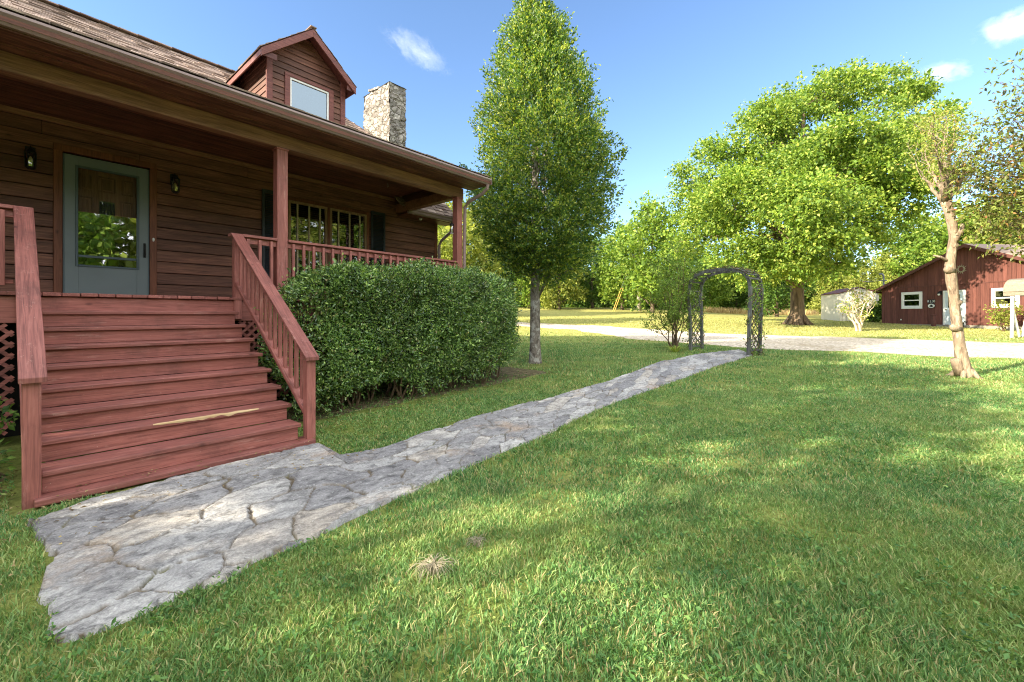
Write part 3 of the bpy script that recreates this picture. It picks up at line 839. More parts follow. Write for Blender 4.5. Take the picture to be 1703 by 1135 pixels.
while z < 6.2:
    y1 = 12.9 if z < 3.75 else min(12.9, 13.0 - (z - 3.75)); y0 = 8.98 if z < 3.75 else 8.55 + (z - 3.9) / 0.95 + 0.1
    if y1 - y0 > 0.2: mb.box(7.40, 7.434, y0, y1, z + 0.004, z + 0.182)
    z += 0.186
mb.build('side_siding', M['log_v'], house, bevel=0.006)
MB.box(mb := MB(), 7.36, 7.45, WALL - 0.05, WALL + 0.06, 0.2, 3.80)
mb.build('corner_board', M['trim'], house, bevel=0.005)

# porch deck: joist band, boards with end grain to the front
mb = MB()
u = -3.6
while u < 6.3:
    w = 0.138
    fr = DECKV - 0.035 + random.uniform(-.012, .008)
    mb.box(u, min(u + w, 6.3), fr, WALL - 0.04, DZ - 0.038, DZ + random.uniform(-.002, .002)); u += w + 0.005
mb.build('porch_floor', M['red_v'], house, bevel=0.005)
mb = MB()
mb.box(-3.6, 6.29, DECKV, DECKV + 0.04, DZ - 0.32, DZ - 0.045)
mb.box(6.25, 6.29, DECKV + 0.045, WALL - 0.06, DZ - 0.32, DZ - 0.045)
for uu in (-3.5, -1.2, 2.2, 4.2, 6.15): mb.box(uu, uu + 0.1, DECKV + 0.06, DECKV + 0.16, 0.0, DZ - 0.06)
mb.build('porch_band', M['red_u'], house, bevel=0.004)

def lattice(name, u0, u1, z0, z1, y):
    mb = MB(); w = 0.034; sp = 0.115
    for sgn, yy in ((1, y), (-1, y + 0.009)):
        c = u0 - (z1 - z0) if sgn > 0 else u0
        end = u1 if sgn > 0 else u1 + (z1 - z0)
        while c < end:
            # line u = c + sgn*(z-z0)
            pts = []
            for zz in (z0, z1): pts.append((c + sgn * (zz - z0), zz))
            (a0, b0), (a1, b1) = pts
            lo, hi = 0.0, 1.0
            d = a1 - a0
            for lim, s in ((u0, 1), (u1, -1)):
                f0 = s * (a0 - lim); f1 = s * (a1 - lim)
                if f0 < 0 and f1 < 0: lo, hi = 1, 0; break
                if f0 < 0: lo = max(lo, -f0 / (f1 - f0))
                if f1 < 0: hi = min(hi, f0 / (f0 - f1))
            if hi - lo > 0.03:
                p = (a0 + d * lo, yy, b0 + (b1 - b0) * lo); q = (a0 + d * hi, yy, b0 + (b1 - b0) * hi)
                mb.bar(p, q, 0.008, w, up=(Vector((q[0] - p[0], 0, q[2] - p[2])).cross(Vector((0, 1, 0)))))
            c += sp
    return mb.build(name, M['red_u'], house)
lattice('lattice_skirt', -2.4, 0.06, 0.14, DZ - 0.33, DECKV + 0.015)
lattice('lattice_skirt', 2.06, 6.2, 0.14, DZ - 0.33, DECKV + 0.015)
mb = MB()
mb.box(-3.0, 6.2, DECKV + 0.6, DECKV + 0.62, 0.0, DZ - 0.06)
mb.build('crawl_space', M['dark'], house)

# posts, beam, soffit, ceiling
def post(u, y, z0, z1, w=0.15):
    m = MB(); m.box(u - w / 2, u + w / 2, y, y + w, z0, z1)
    o = m.build('porch_post', M['red_z'], house, bevel=0.006)
    c = MB(); c.box(u - w / 2 - .012, u + w / 2 + .012, y - .012, y + w + .012, z1 - 0.03, z1 - 0.003)
    c.build('post_cap', M['red_u'], o, bevel=0.004)
BB, BT = 3.80, 3.995
for uu in (-3.4, 2.665, 6.195): post(uu, DECKV + 0.01, DZ, BB)
mb = MB(); mb.box(-6.0, 6.29, DECKV, DECKV + 0.15, BB, BT); mb.box(6.14, 6.29, DECKV + 0.153, WALL - 0.05, BB + .002, BT)
mb.build('porch_beam', M['beam'], house, bevel=0.006)
mb = MB()
for k, (a, b) in enumerate(((6.20, 6.36), (6.365, 6.53), (6.535, 6.698))):
    mb.box(-6.0, 6.48, a, b, BT + 0.001 + 0.004 * (k % 2), BT + 0.025)
mb.build('soffit', M['soffit'], house, bevel=0.003)
mb = MB(); mb.box(-6.0, 6.5, 6.17, 6.195, 3.985, 4.14); mb.build('fascia', M['trim_u'], house)
mb = MB()
v = DECKV + 0.152
while v < WALL - 0.04:
    b = min(v + 0.115, WALL - 0.04); mb.box(-6.0, 6.10, v, b - 0.006, CEIL, CEIL + 0.02); v += 0.115
mb.box(-6.0, 6.10, DECKV + 0.152, WALL, CEIL + 0.022, CEIL + 0.03)
mb.build('porch_ceiling', M['ceil'], house, bevel=0.003)
mb = MB(); mb.box(-6.0, 6.10, WALL - 0.085, WALL - 0.037, CEIL - 0.075, CEIL - 0.002); mb.build('wall_trim', M['beam'], house, bevel=0.004)
mb = MB()
mb.prism([(6.255, 6.75, 4.0), (6.255, 8.95, 4.0), (6.255, 8.95, 5.10), (6.255, 6.75, 4.25)], (0.03, 0, 0))
mb.build('porch_gable', M['log_v'], house)

# roofs -----------------------------------------------------------------
def shingles(mb, o, ud, sd, width, length, course=0.145, tab=0.26):
    o, ud, sd = Vector(o), Vector(ud).normalized(), Vector(sd).normalized()
    nn = ud.cross(sd).normalized()
    if nn.z < 0: nn = -nn
    rows = int(length / course) + 1
    for i in range(rows):
        s0 = i * course - 0.012; s1 = min((i + 1) * course + 0.01, length)
        if s1 - s0 < 0.02: continue
        p = -random.uniform(0, tab)
        while p < width:
            w = tab * random.uniform(0.55, 1.35)
            a, b = max(p, 0), min(p + w - 0.006, width); p += w
            if b - a < 0.02: continue
            t = random.choice([0.008, 0.014, 0.02]); dr = random.uniform(-.006, .006)
            q = [o + ud * a + sd * (s0 + dr), o + ud * b + sd * (s0 + dr), o + ud * b + sd * s1, o + ud * a + sd * s1]
            mb.add([q[0] + nn * t, q[1] + nn * t, q[2] + nn * .001, q[3] + nn * .001, q[0], q[1]], [(0, 1, 2, 3), (0, 4, 5, 1), (0, 3, 4), (1, 5, 2)])
SL1 = (5.16 - 4.135) / (8.9 - 6.1); SL2 = 0.63
mb = MB()
shingles(mb, (-6.2, 6.09, 4.150), (1, 0, 0), (0, 1, SL1), 12.72, math.hypot(2.81, 2.81 * SL1))
shingles(mb, (-6.2, 8.88, 5.175), (1, 0, 0), (0, 1, SL2), 12.72, math.hypot(3.62, 3.62 * SL2))
u = -6.2
while u < 6.5:                              # ridge caps
    mb.bar((u, 12.5, 7.475), (min(u + 0.31, 6.52), 12.5, 7.465), 0.26, 0.02); u += 0.3
roof = mb.build('roof', M['shingle'], house)
mb = MB()
mb.prism([(-6.2, 6.10, 4.125), (-6.2, 8.9, 5.15), (-6.2, 12.5, 7.44), (-6.2, 16.4, 5.0), (-6.2, 16.4, 4.9), (-6.2, 12.5, 7.32), (-6.2, 8.9, 5.03), (-6.2, 6.10, 4.03)], (12.7, 0, 0))
mb.build('roof_deck', M['trim_u'], house)
# gutter
prof = [(6.19, 4.005), (6.13, 4.005), (6.105, 4.03), (6.10, 4.075), (6.075, 4.10), (6.075, 4.125), (6.085, 4.125), (6.085, 4.105), (6.11, 4.08), (6.115, 4.035), (6.135, 4.015), (6.165, 4.015), (6.165, 4.12), (6.19, 4.12)]
mb = MB(); mb.prism([(-6.0, y, z) for y, z in prof], (12.5, 0, 0))
mb.box(6.5, 6.505, 6.08, 6.19, 4.01, 4.12)
mb.build('gutter', M['gutter'], house)
mb = MB(); mb.tube([(6.44, 6.14, 4.01), (6.44, 6.16, 3.93), (6.42, 6.28, 3.84), (6.32, 6.58, 3.70), (6.31, 6.68, 3.60), (6.31, 6.70, 2.5), (6.31, 6.70, 0.4), (6.33, 6.55, 0.25)], 0.035, 8)
mb.build('downspout', M['gutter'], house, smooth=False)

# wing at the right end
mb = MB()
WS = 0.95
shingles(mb, (6.0, 8.53, 3.90), (1, 0, 0), (0, 1, WS), 1.78, math.hypot(2.2, 2.2 * WS))
mb.build('wing_roof', M['shingle'], house)
mb = MB()
mb.prism([(6.2, 8.56, 3.88), (6.2, 10.72, 5.935), (6.2, 12.9, 3.88), (6.2, 12.9, 3.78), (6.2, 10.72, 5.80), (6.2, 8.56, 3.76)], (1.56, 0, 0))
mb.box(6.2, 7.76, 8.58, WALL - 0.001, 3.735, 3.757)
mb.build('wing_eave', M['trim_u'], house)
mb = MB()
mb.prism([(6.2, y - 6.19 + 8.555, z - 4.13 + 3.87) for y, z in prof], (1.6, 0, 0))
mb.box(7.80, 7.805, 8.45, 8.555, 3.75, 3.86)
mb.tube([(7.66, 8.50, 3.76), (7.66, 8.52, 3.66), (7.62, 8.62, 3.50), (7.52, 8.86, 3.30), (7.50, 8.93, 3.18), (7.50, 8.93, 1.0), (7.50, 8.93, 0.25)], 0.038, 8)
mb.build('wing_gutter', M['gutter'], house)
mb = MB(); mb.lathe((6.75, 8.75, 3.70), [(0.03, 0), (0.045, 0.035)], 10); mb.build('soffit_light', M['white'], house)

# dormer ------------------------------------------------------------------
DF = 9.0; DU0, DU1, DPK = 3.319, 4.815, 4.03
DE_Z = 6.28; DPK_Z = 7.09; dsl = (DPK_Z - DE_Z) / (DPK - 3.085)
def roofz(uu): return DPK_Z - abs(uu - DPK) * dsl * (1 if uu < DPK else (DPK_Z - 6.29) / (4.94 - DPK) / dsl)
mb = MB()
z = 4.95
while z < 7.0:
    zt = z + 0.125
    a, b = DU0 + 0.05, DU1 - 0.05
    segs = [(a, b)] if not (zt > 5.24 and z < 6.06) else [(a, 3.63), (4.57, b)]
    for s0, s1 in segs:
        def lim(zz): return (DPK - (DPK_Z - 0.05 - zz) / dsl, DPK + (DPK_Z - 0.05 - zz) / ((DPK_Z - 6.29) / (4.94 - DPK)))
        l0, r0 = lim(z); l1, r1 = lim(zt)
        p0, p1 = max(s0, l0), min(s1, r0); q0, q1 = max(s0, l1), min(s1, r1)
        if p1 - p0 < 0.04: continue
        if q1 <= q0: q0 = q1 = (p0 + p1) / 2
        mb.hexa([(p0, DF - 0.03, z), (p1, DF - 0.03, z), (p1, DF, z), (p0, DF, z), (q0, DF - 0.012, zt - 0.004), (q1, DF - 0.012, zt - 0.004), (q1, DF, zt - 0.004), (q0, DF, zt - 0.004)])
    z = zt
dorm = mb.build('dormer', M['log'], house)
for (uo, s) in ((DU0, -1), (DU1, 1)):
    mb = MB(); z = 4.95
    while z < 6.42:
        zt = z + 0.125
        y1 = 8.9 + (z - 5.16) / SL2 + 0.3
        mb.hexa([(uo + s * 0.0 - s * .04, DF + .002, z), (uo + s * 0.022, DF + .002, z), (uo + s * .022, max(y1, 9.1), z), (uo - s * .04, max(y1, 9.1), z),
                 (uo - s * .04, DF + .002, zt - .004), (uo + s * .006, DF + .002, zt - .004), (uo + s * .006, max(y1, 9.1), zt - .004), (uo - s * .04, max(y1, 9.1), zt - .004)])
        z = zt
    mb.build('dormer_cheek', M['log_v'], dorm)
mb = MB()
for uo in (DU0, DU1):
    mb = MB(); mb.box(uo - 0.055, uo + 0.055, DF - 0.045, DF + 0.001, 4.9, 6.5); mb.build('corner_board', M['barge'], dorm, bevel=0.004)
mb = MB()
mb.box(3.70, 4.50, DF + .02, DF + .03, 5.2, 6.1)
mb.prism([(DU0 + .02, DF + .012, 4.9), (DU1 - .02, DF + .012, 4.9), (DU1 - .02, DF + .012, 6.35), (DPK, DF + .012, 7.0), (DU0 + .02, DF + .012, 6.35)], (0, .006, 0))
mb.build('dormer_core', M['dark'], dorm)
mb = MB()       # roof slabs with overhang, barge boards
RB = 12.3
def slab(u0, z0, u1, z1, y0, y1, t, lift=0):
    return [(u0, y0, z0 + lift), (u1, y0, z1 + lift), (u1, y1, z1 + lift), (u0, y1, z0 + lift), (u0, y0, z0 + lift + t), (u1, y0, z1 + lift + t), (u1, y1, z1 + lift + t), (u0, y1, z0 + lift + t)]
mb.hexa(slab(3.085, DE_Z - .02, DPK, DPK_Z - .02, 8.70, RB, 0.03)); mb.hexa(slab(DPK, DPK_Z - .02, 4.94, 6.27, 8.70, RB, 0.03))
mb.build('dormer_soffit', M['barge'], dorm)
mb = MB()
shingles(mb, (3.06, 8.66, DE_Z - .005), (0, 1, 0), (DPK - 3.06, 0, DPK_Z - DE_Z + .01), RB - 8.66, math.hypot(DPK - 3.06, DPK_Z - DE_Z + .01))
shingles(mb, (4.965, 8.66, 6.28), (0, 1, 0), (DPK - 4.965, 0, DPK_Z - 6.28 + .005), RB - 8.66, math.hypot(4.965 - DPK, DPK_Z - 6.28))
mb.bar((DPK, 8.65, DPK_Z + .022), (DPK, RB, DPK_Z + .022), 0.12, 0.02)
mb.build('dormer_roof', M['shingle'], dorm)
mb = MB()
bw = 0.15
mb.hexa(slab(3.07, DE_Z - bw - .02, DPK, DPK_Z - bw - .02, 8.665, 8.70 - .002, bw)); mb.hexa(slab(DPK, DPK_Z - bw - .02, 4.955, 6.27 - bw, 8.664, 8.70 - .003, bw))
mb.box(3.07, 3.095, 8.705, 10.6, DE_Z - 0.13, DE_Z - .025); mb.box(4.93, 4.955, 8.705, 10.6, 6.28 - 0.13, 6.255)
mb.box(3.096, 3.36, 8.70, 8.72, DE_Z - 0.13, DE_Z - 0.02); mb.box(4.77, 4.929, 8.70, 8.72, DE_Z - 0.12, DE_Z - 0.02)
mb.build('barge_board', M['barge'], dorm, bevel=0.003)
mb = MB()
for b in ((3.60, 3.70, 5.2, 6.09), (4.50, 4.60, 5.2, 6.09), (3.60, 4.60, 6.09, 6.15)): mb.box(b[0], b[1], DF - 0.05, DF + 0.005, b[2], b[3])
mb.build('window_casing', M['barge'], dorm, bevel=0.004)
mb = MB()
for b in ((3.70, 3.735, 5.2, 6.05), (4.465, 4.50, 5.2, 6.05), (3.70, 4.50, 6.05, 6.09)): mb.box(b[0], b[1], DF - 0.03, DF + 0.01, b[2], b[3])
mb.build('window_frame', M['white'], dorm, bevel=0.003)
mb = MB(); mb.box(3.735, 4.465, DF - 0.005, DF - 0.001, 5.2, 6.05); mb.build('window_pane', M['skyglass'], dorm)

# chimney
def chimney():
    mb = MB()
    x0, x1, y0, y1, z0, z1 = 6.69, 7.21, 10.0, 11.28, 3.8, 7.58
    def disp(p, n):
        d, pts = mnoise.voronoi(Vector((p.x * 5.0, p.y * 5.0, p.z * 6.5)))
        e = min(1.0, (d[1] - d[0]) * 3.0)
        return p + n * (0.022 * e + 0.016 * mnoise.cell(pts[0] * 3.1) - 0.012)
    def face(o, a, b, na, nb, n):
        o, a, b, n = map(Vector, (o, a, b, n)); vs = []
        for i in range(na + 1):
            for j in range(nb + 1): vs.append(disp(o + a * i / na + b * j / nb, n))
        mb.add(vs, [(i * (nb + 1) + j, (i + 1) * (nb + 1) + j, (i + 1) * (nb + 1) + j + 1, i * (nb + 1) + j + 1) for i in range(na) for j in range(nb)])
    H = z1 - z0
    face((x0, y0, z0), (0, y1 - y0, 0), (0, 0, H), 44, 120, (-1, 0, 0)); face((x1, y0, z0), (0, y1 - y0, 0), (0, 0, H), 44, 120, (1, 0, 0))
    face((x0, y0, z0), (x1 - x0, 0, 0), (0, 0, H), 20, 120, (0, -1, 0)); face((x0, y1, z0), (x1 - x0, 0, 0), (0, 0, H), 20, 120, (0, 1, 0))
    mb.add([(x0 - .02, y0 - .02, z1 - .01), (x1 + .02, y0 - .02, z1 - .01), (x1 + .02, y1 + .02, z1 - .01), (x0 - .02, y1 + .02, z1 - .01)], [(0, 1, 2, 3)])
    c = mb.build('chimney', M['fieldstone'], house)
    m2 = MB(); m2.hexa([(6.72, 10.55, 7.60), (7.1, 10.55, 7.60), (7.1, 11.1, 7.68), (6.72, 11.1, 7.68), (6.72, 10.55, 7.65), (7.1, 10.55, 7.65), (7.1, 11.1, 7.74), (6.72, 11.1, 7.74)])
    m2.box(6.75, 6.85, 10.6, 10.7, 7.56, 7.61); m2.box(6.95, 7.05, 10.95, 11.05, 7.56, 7.69)
    m2.build('chimney_cap', M['fieldstone'], c)
chimney()

# front door: casing, storm door, inner door
mb = MB()
mb.box(0.455, 0.545, WALL - 0.06, WALL + 0.02, DZ, 3.69); mb.box(1.517, 1.607, WALL - 0.06, WALL + 0.02, DZ, 3.69); mb.box(0.455, 1.607, WALL - 0.062, WALL + 0.02, 3.69, 3.785)
mb.build('door_casing', M['trim'], house, bevel=0.005)
mb = MB()
x0, x1, zb, zt = 0.556, 1.507, DZ + 0.015, 3.665
gx0, gx1, gz0, gz1 = 0.705, 1.36, 2.08, 3.50
yf = WALL - 0.045
mb.box(x0, gx0, yf, yf + .035, zb, zt); mb.box(gx1, x1, yf, yf + .035, zb, zt); mb.box(gx0, gx1, yf + .0005, yf + .035, zb, gz0); mb.box(gx0, gx1, yf + .0005, yf + .035, gz1, zt)
door = mb.build('storm_door', M['door'], house, bevel=0.003)
mb = MB()
for b in ((gx0 - .03, gx0, gz0 - .03, gz1 + .03), (gx1, gx1 + .03, gz0 - .03, gz1 + .03), (gx0, gx1, gz0 - .03, gz0), (gx0, gx1, gz1, gz1 + .03)):
    mb.box(b[0], b[1], yf - .012, yf + .001, b[2], b[3])
mb.box(x0 - 0.008, x0 + 0.01, yf - .008, yf + .03, zb, zt); mb.box(x1 - 0.012, x1 + 0.006, yf - .006, yf + .03, zb, zt)
mb.box(gx0, gx1, yf + .002, yf + .014, 2.19, 2.225)
mb.build('door_frame', M['door_dark'], door, bevel=0.003)
mb = MB(); mb.box(gx0, gx1, yf + .016, yf + .02, 2.225, 2.86); mb.box(gx0, gx1, yf + .018, yf + .021, gz0, 2.19); mb.build('storm_pane', M['stormglass'], door)
mb = MB(); mb.box(gx0, gx1, yf + .022, yf + .024, 2.87, gz1); mb.build('door_screen', M['screen'], door)
mb = MB(); mb.tube([(1.455, yf - .005, 2.46), (1.455, yf - .05, 2.44), (1.455, yf - .055, 2.36), (1.455, yf - .05, 2.29), (1.455, yf - .005, 2.27)], 0.012, 8); mb.box(1.44, 1.47, yf - .012, yf, 2.25, 2.48)
mb.build('door_handle', M['black'], door, bevel=0.003)
mb = MB(); yi = WALL + 0.10
mb.box(0.56, 1.50, yi, yi + .04, DZ, 3.66)
for (a, b, c, d) in ((0.72, 0.86, 3.22, 3.46), (0.93, 1.13, 3.22, 3.46), (1.20, 1.34, 3.22, 3.46), (0.72, 0.88, 2.6, 3.12), (1.18, 1.34, 2.6, 3.12), (0.72, 0.98, 1.75, 2.45), (1.08, 1.34, 1.75, 2.45)):
    for q in ((a, b, c, c + .022), (a, b, d - .022, d), (a, a + .022, c, d), (b - .022, b, c, d)): mb.box(q[0], q[1], yi - .012, yi + .001, q[2], q[3])
    mb.box(a + .04, b - .04, yi - .008, yi + .001, c + .04, d - .04)
mb.build('inner_door', M['inner'], door, bevel=0.003)
mb = MB(); mb.box(0.94, 1.12, yi - .02, yi - .012, 2.72, 3.08); lt = mb.build('leaded_pane', M['glass'], door)
mb = MB(); mb.box(0.95, 1.11, yi - .011, yi - .009, 2.73, 3.07); mb.build('door_light', M['blind'], door)
mb = MB()
for k in range(5): mb.tube([(0.955 + 0.037 * k, yi - .024, 2.74), (0.965 + 0.037 * k, yi - .024, 2.9), (0.955 + 0.037 * k, yi - .024, 3.06)], 0.006, 5)
for zz in (2.8, 2.93, 3.0): mb.tube([(0.945, yi - .023, zz), (1.03, yi - .023, zz + .03), (1.115, yi - .023, zz)], 0.006, 5)
mb.build('leading', M['black'], door)

# windows and shutters
def window(u0, u1, z0, z1):
    m = MB()
    for q in ((u0, u0 + .045, z0, z1), (u1 - .045, u1, z0, z1), (u0 + .045, u1 - .045, z1 - .045, z1), (u0 + .045, u1 - .045, z0, z0 + .05)): m.box(q[0], q[1], WALL - .05, WALL + .03, q[2], q[3])
    w = m.build('window', M['winwood'], house, bevel=0.004)
    m = MB(); m.box(u0 + .045, u1 - .045, WALL - .012, WALL - .008, z0 + .05, z1 - .045); m.build('window_pane', M['glass'], w)
    m = MB()
    for k in (1, 2, 3):
        x = u0 + .045 + (u1 - u0 - .09) * k / 3.0 - (.01 if k == 3 else 0) - (u1 - u0) * .12
        m.box(x - .016, x + .016, WALL - .035, WALL - .013, z0 + .05, z1 - .045)
    m.build('muntin', M['cream'], w, bevel=0.003)
    m = MB(); z = z0 + .07
    while z < z1 - .05:
        m.hexa([(u0 + .05, WALL + .03, z), (u1 - .05, WALL + .03, z), (u1 - .05, WALL + .055, z + .02), (u0 + .05, WALL + .055, z + .02), (u0 + .05, WALL + .03, z + .003), (u1 - .05, WALL + .03, z + .003), (u1 - .05, WALL + .055, z + .023), (u0 + .05, WALL + .055, z + .023)]); z += 0.042
    m.build('blind', M['blind'], w)
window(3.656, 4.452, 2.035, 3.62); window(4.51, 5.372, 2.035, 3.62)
mb = MB(); mb.box(3.60, 3.654, WALL - .055, WALL + .01, 1.90, 3.69); mb.box(5.374, 5.43, WALL - .055, WALL + .01, 1.90, 3.69); mb.box(4.454, 4.508, WALL - .055, WALL + .01, 2.034, 3.62)
mb.box(3.655, 5.373, WALL - .056, WALL + .01, 3.622, 3.69); mb.box(3.655, 5.373, WALL - .06, WALL + .01, 1.95, 2.033)
mb.build('window_casing', M['trim'], house, bevel=0.004)
def shutter(u0, u1):
    z0, z1 = 1.955, 3.73; m = MB(); y0 = WALL - .075; y1 = WALL - .04
    for q in ((u0, u0 + .05, z0, z1), (u1 - .05, u1, z0, z1)): m.box(q[0], q[1], y0, y1, q[2], q[3])
    for (a, b) in ((z0, z0 + .09), (2.62, 2.70), (z1 - .07, z1)): m.box(u0 + .05, u1 - .05, y0 + .001, y1, a, b)
    s = m.build('shutter', M['shutter'], house, bevel=0.003)
    m = MB(); z = z0 + .1
    while z < z1 - .08:
        if not 2.60 < z < 2.70:
            m.hexa([(u0 + .05, y0 + .004, z), (u1 - .05, y0 + .004, z), (u1 - .05, y1, z + .03), (u0 + .05, y1, z + .03), (u0 + .05, y0 + .004, z + .006), (u1 - .05, y0 + .004, z + .006), (u1 - .05, y1, z + .036), (u0 + .05, y1, z + .036)])
        z += .034
    m.build('louvre', M['shutter'], s)
shutter(3.17, 3.57); shutter(5.475, 5.845)

# porch railing
def porch_rail(u0, u1, first=None):
    m = MB(); m.box(u0, u1, DECKV - .01, DECKV + .12, 2.418, 2.456); r = m.build('porch_railing', M['red_u'], house, bevel=0.005)
    m = MB(); m.box(u0, u1, DECKV + .035, DECKV + .073, 2.335, 2.416); m.build('rail_board', M['red_u'], r, bevel=0.004)
    m = MB(); m.box(u0, u1, DECKV + .03, DECKV + .07, 1.66, 1.70); m.build('bottom_rail', M['red_u'], r, bevel=0.004)
    n = int(round((u1 - u0) / 0.152))
    for i in range(n):
        x = u0 + (i + .5) * (u1 - u0) / n
        b = MB(); b.box(x - .019, x + .019, DECKV - .005, DECKV + .033, 1.64, 2.40); b.build('baluster', M['red_z'], r, bevel=0.003)
porch_rail(2.13, 2.588); porch_rail(2.742, 6.118)
porch_rail(-3.3, 0.065)
m = MB(); m.box(6.13, 6.26, DECKV + .14, WALL - .05, 2.418, 2.456); m.box(6.175, 6.215, DECKV + .146, WALL - .05, 2.335, 2.415); m.box(6.175, 6.215, DECKV + .146, WALL - .05, 1.66, 1.70)
er = m.build('porch_railing', M['red_v'], house, bevel=0.005)
for i in range(13):
    b = MB(); y = DECKV + .25 + i * .155; b.box(6.18, 6.216, y, y + .036, 1.70, 2.335); b.build('baluster', M['red_z'], er)

# ------------------------------------------------------------------ stairs
stairs = thing('porch_stairs', 'red stained wooden stairs of nine steps up to the porch with slanting handrails', 'stairs', (1.1, 4.5, 0))
V0, RUN, RISE = 4.50, 0.268, 0.1655
SU0, SU1 = 0.172, 1.985
mb = MB(); mb.box(0.135, 2.085, 4.425, 4.66, 0.015, 0.062); mb.build('base_board', M['red_u'], stairs, bevel=0.008, segs=2)
TO = 0.062
for i in range(9):
    z0 = TO + i * RISE; y = V0 + 0.07 + i * RUN
    m = MB(); m.box(SU0 + .004, SU1 - .02, y, y + .022, z0 + (0.002 if i == 0 else 0.001), z0 + RISE - 0.042); m.build('riser', M['red_u'], stairs, bevel=0.003)
    if i < 8:
        r = random.uniform(-.006, .006)
        m = MB(); m.box(SU0, SU1 + (0.02 if i > 0 else 0.005), y - .032 + r, y + RUN - .012, z0 + RISE - .040, z0 + RISE); t = m.build('tread', M['red_u'], stairs, bevel=0.009, segs=3)
        if i == 1:                       # bare splintered nosing
            k = NT('bare_pine'); c = k.ramp(k.noise(1.0, k.mapped((4, 60, 60)), 4), [(0.3, srgb(176, 146, 104)), (0.7, srgb(214, 190, 148))])
            pm = k.done(k.pbr(c, 0.8, k.bump(k.noise(1.0, k.mapped((6, 90, 90)), 3), 0.6, 0.005), 0.2))
            m = MB(); n = 28; zz = z0 + RISE; yy = y - .032 + r
            top = []; 
            for j in range(n + 1):
                tt = j / n; x = 0.84 + 0.84 * tt
                w = 0.038 * (math.sin(math.pi * tt) ** 0.6) * max(.15, .75 + 1.3 * mnoise.noise(Vector((x * 11, 0, 0))))
                dn = 0.022 * (math.sin(math.pi * tt) ** 0.8) * (0.6 + 1.6 * mnoise.noise(Vector((x * 13, 4, 0))))
                top.append([(x, yy + .004 + w, zz + .0022), (x, yy + .004, zz + .0010), (x, yy - .0022, zz - .006), (x, yy - .0022, zz - .008 - max(dn, 0))])
            vs = [p for q in top for p in q]
            m.add(vs, [(a * 4 + b, a * 4 + b + 1, (a + 1) * 4 + b + 1, (a + 1) * 4 + b) for a in range(n) for b in range(3)])
            m.build('bare_patch', pm, t)
def stringer(u):
    m = MB(); pts = [(u, V0 + .16, 0.03), (u, V0 + .5, 0.03), (u, 6.69, 1.12), (u, 6.69, 1.32)]
    m.prism(pts, (0.036, 0, 0)); m.build('stringer', M['red_v'], stairs)
for uu in (0.22, 1.0, 1.90): stringer(uu)
def handrail(u0, u1, cap0, cap1, inner):
    # u0..u1 cross-section of posts, cap0..cap1 of the flat cap
    y0, z0 = V0 - 0.02, 0.885; y1, z1 = 6.70, 2.425
    sl = (z1 - z0) / (y1 - y0)
    m = MB(); m.box(u0, u1, V0, V0 + .09, -0.05, z0 - .012 + sl * .0); m.build('post', M['red_z'], stairs, bevel=0.005)
    m = MB(); m.box(u0, u1, 6.665, 6.755, DZ - .3, 2.415); m.build('post', M['red_z'], stairs, bevel=0.005)
    m = MB()
    m.hexa([(cap0, y0 - .02, z0 - .014), (cap1, y0 - .02, z0 - .014), (cap1, y1, z1 - .014), (cap0, y1, z1 - .014), (cap0, y0 - .02, z0 + .026), (cap1, y0 - .02, z0 + .026), (cap1, y1, z1 + .026), (cap0, y1, z1 + .026)])
    m.box(cap0, cap1, y1 + .001, y1 + .13, 2.418, 2.456)
    h = m.build('handrail', M['red_rail'], stairs, bevel=0.005, segs=2)
    uc = (u0 + u1) / 2
    def rail(zoff, th, ua, ub):
        q = MB(); ya, yb = V0 + .09, 6.665; za = z0 + sl * (ya - y0) + zoff; zb2 = z0 + sl * (yb - y0) + zoff
        q.hexa([(ua, ya, za), (ub, ya, za), (ub, yb, zb2), (ua, yb, zb2), (ua, ya, za + th), (ub, ya, za + th), (ub, yb, zb2 + th), (ua, yb, zb2 + th)])
        return q
    rail(-.10, .084, uc - .018, uc + .018).build('rail_board', M['red_v'], h, bevel=0.004)
    rail(-.655, .055, uc - .045, uc + .04).build('bottom_rail', M['red_rail'], h, bevel=0.004)
    n = 14
    for i in range(n):
        y = V0 + .09 + (i + .8) * (6.665 - V0 - .09) / (n + .5)
        zt = z0 + sl * (y - y0); q = MB()
        a = inner
        q.hexa([(a - .018, y, zt - .62), (a + .018, y, zt - .62), (a + .018, y + .036, zt - .62 + sl * .036), (a - .018, y + .036, zt - .62 + sl * .036), (a - .018, y, zt - .03), (a + .018, y, zt - .03), (a + .018, y + .036, zt - .03 + sl * .036), (a - .018, y + .036, zt - .03 + sl * .036)])
        q.build('baluster', M['red_z'], h, bevel=0.003)
handrail(0.080, 0.172, 0.062, 0.200, 0.105)
handrail(2.025, 2.117, 1.995, 2.135, 2.075)

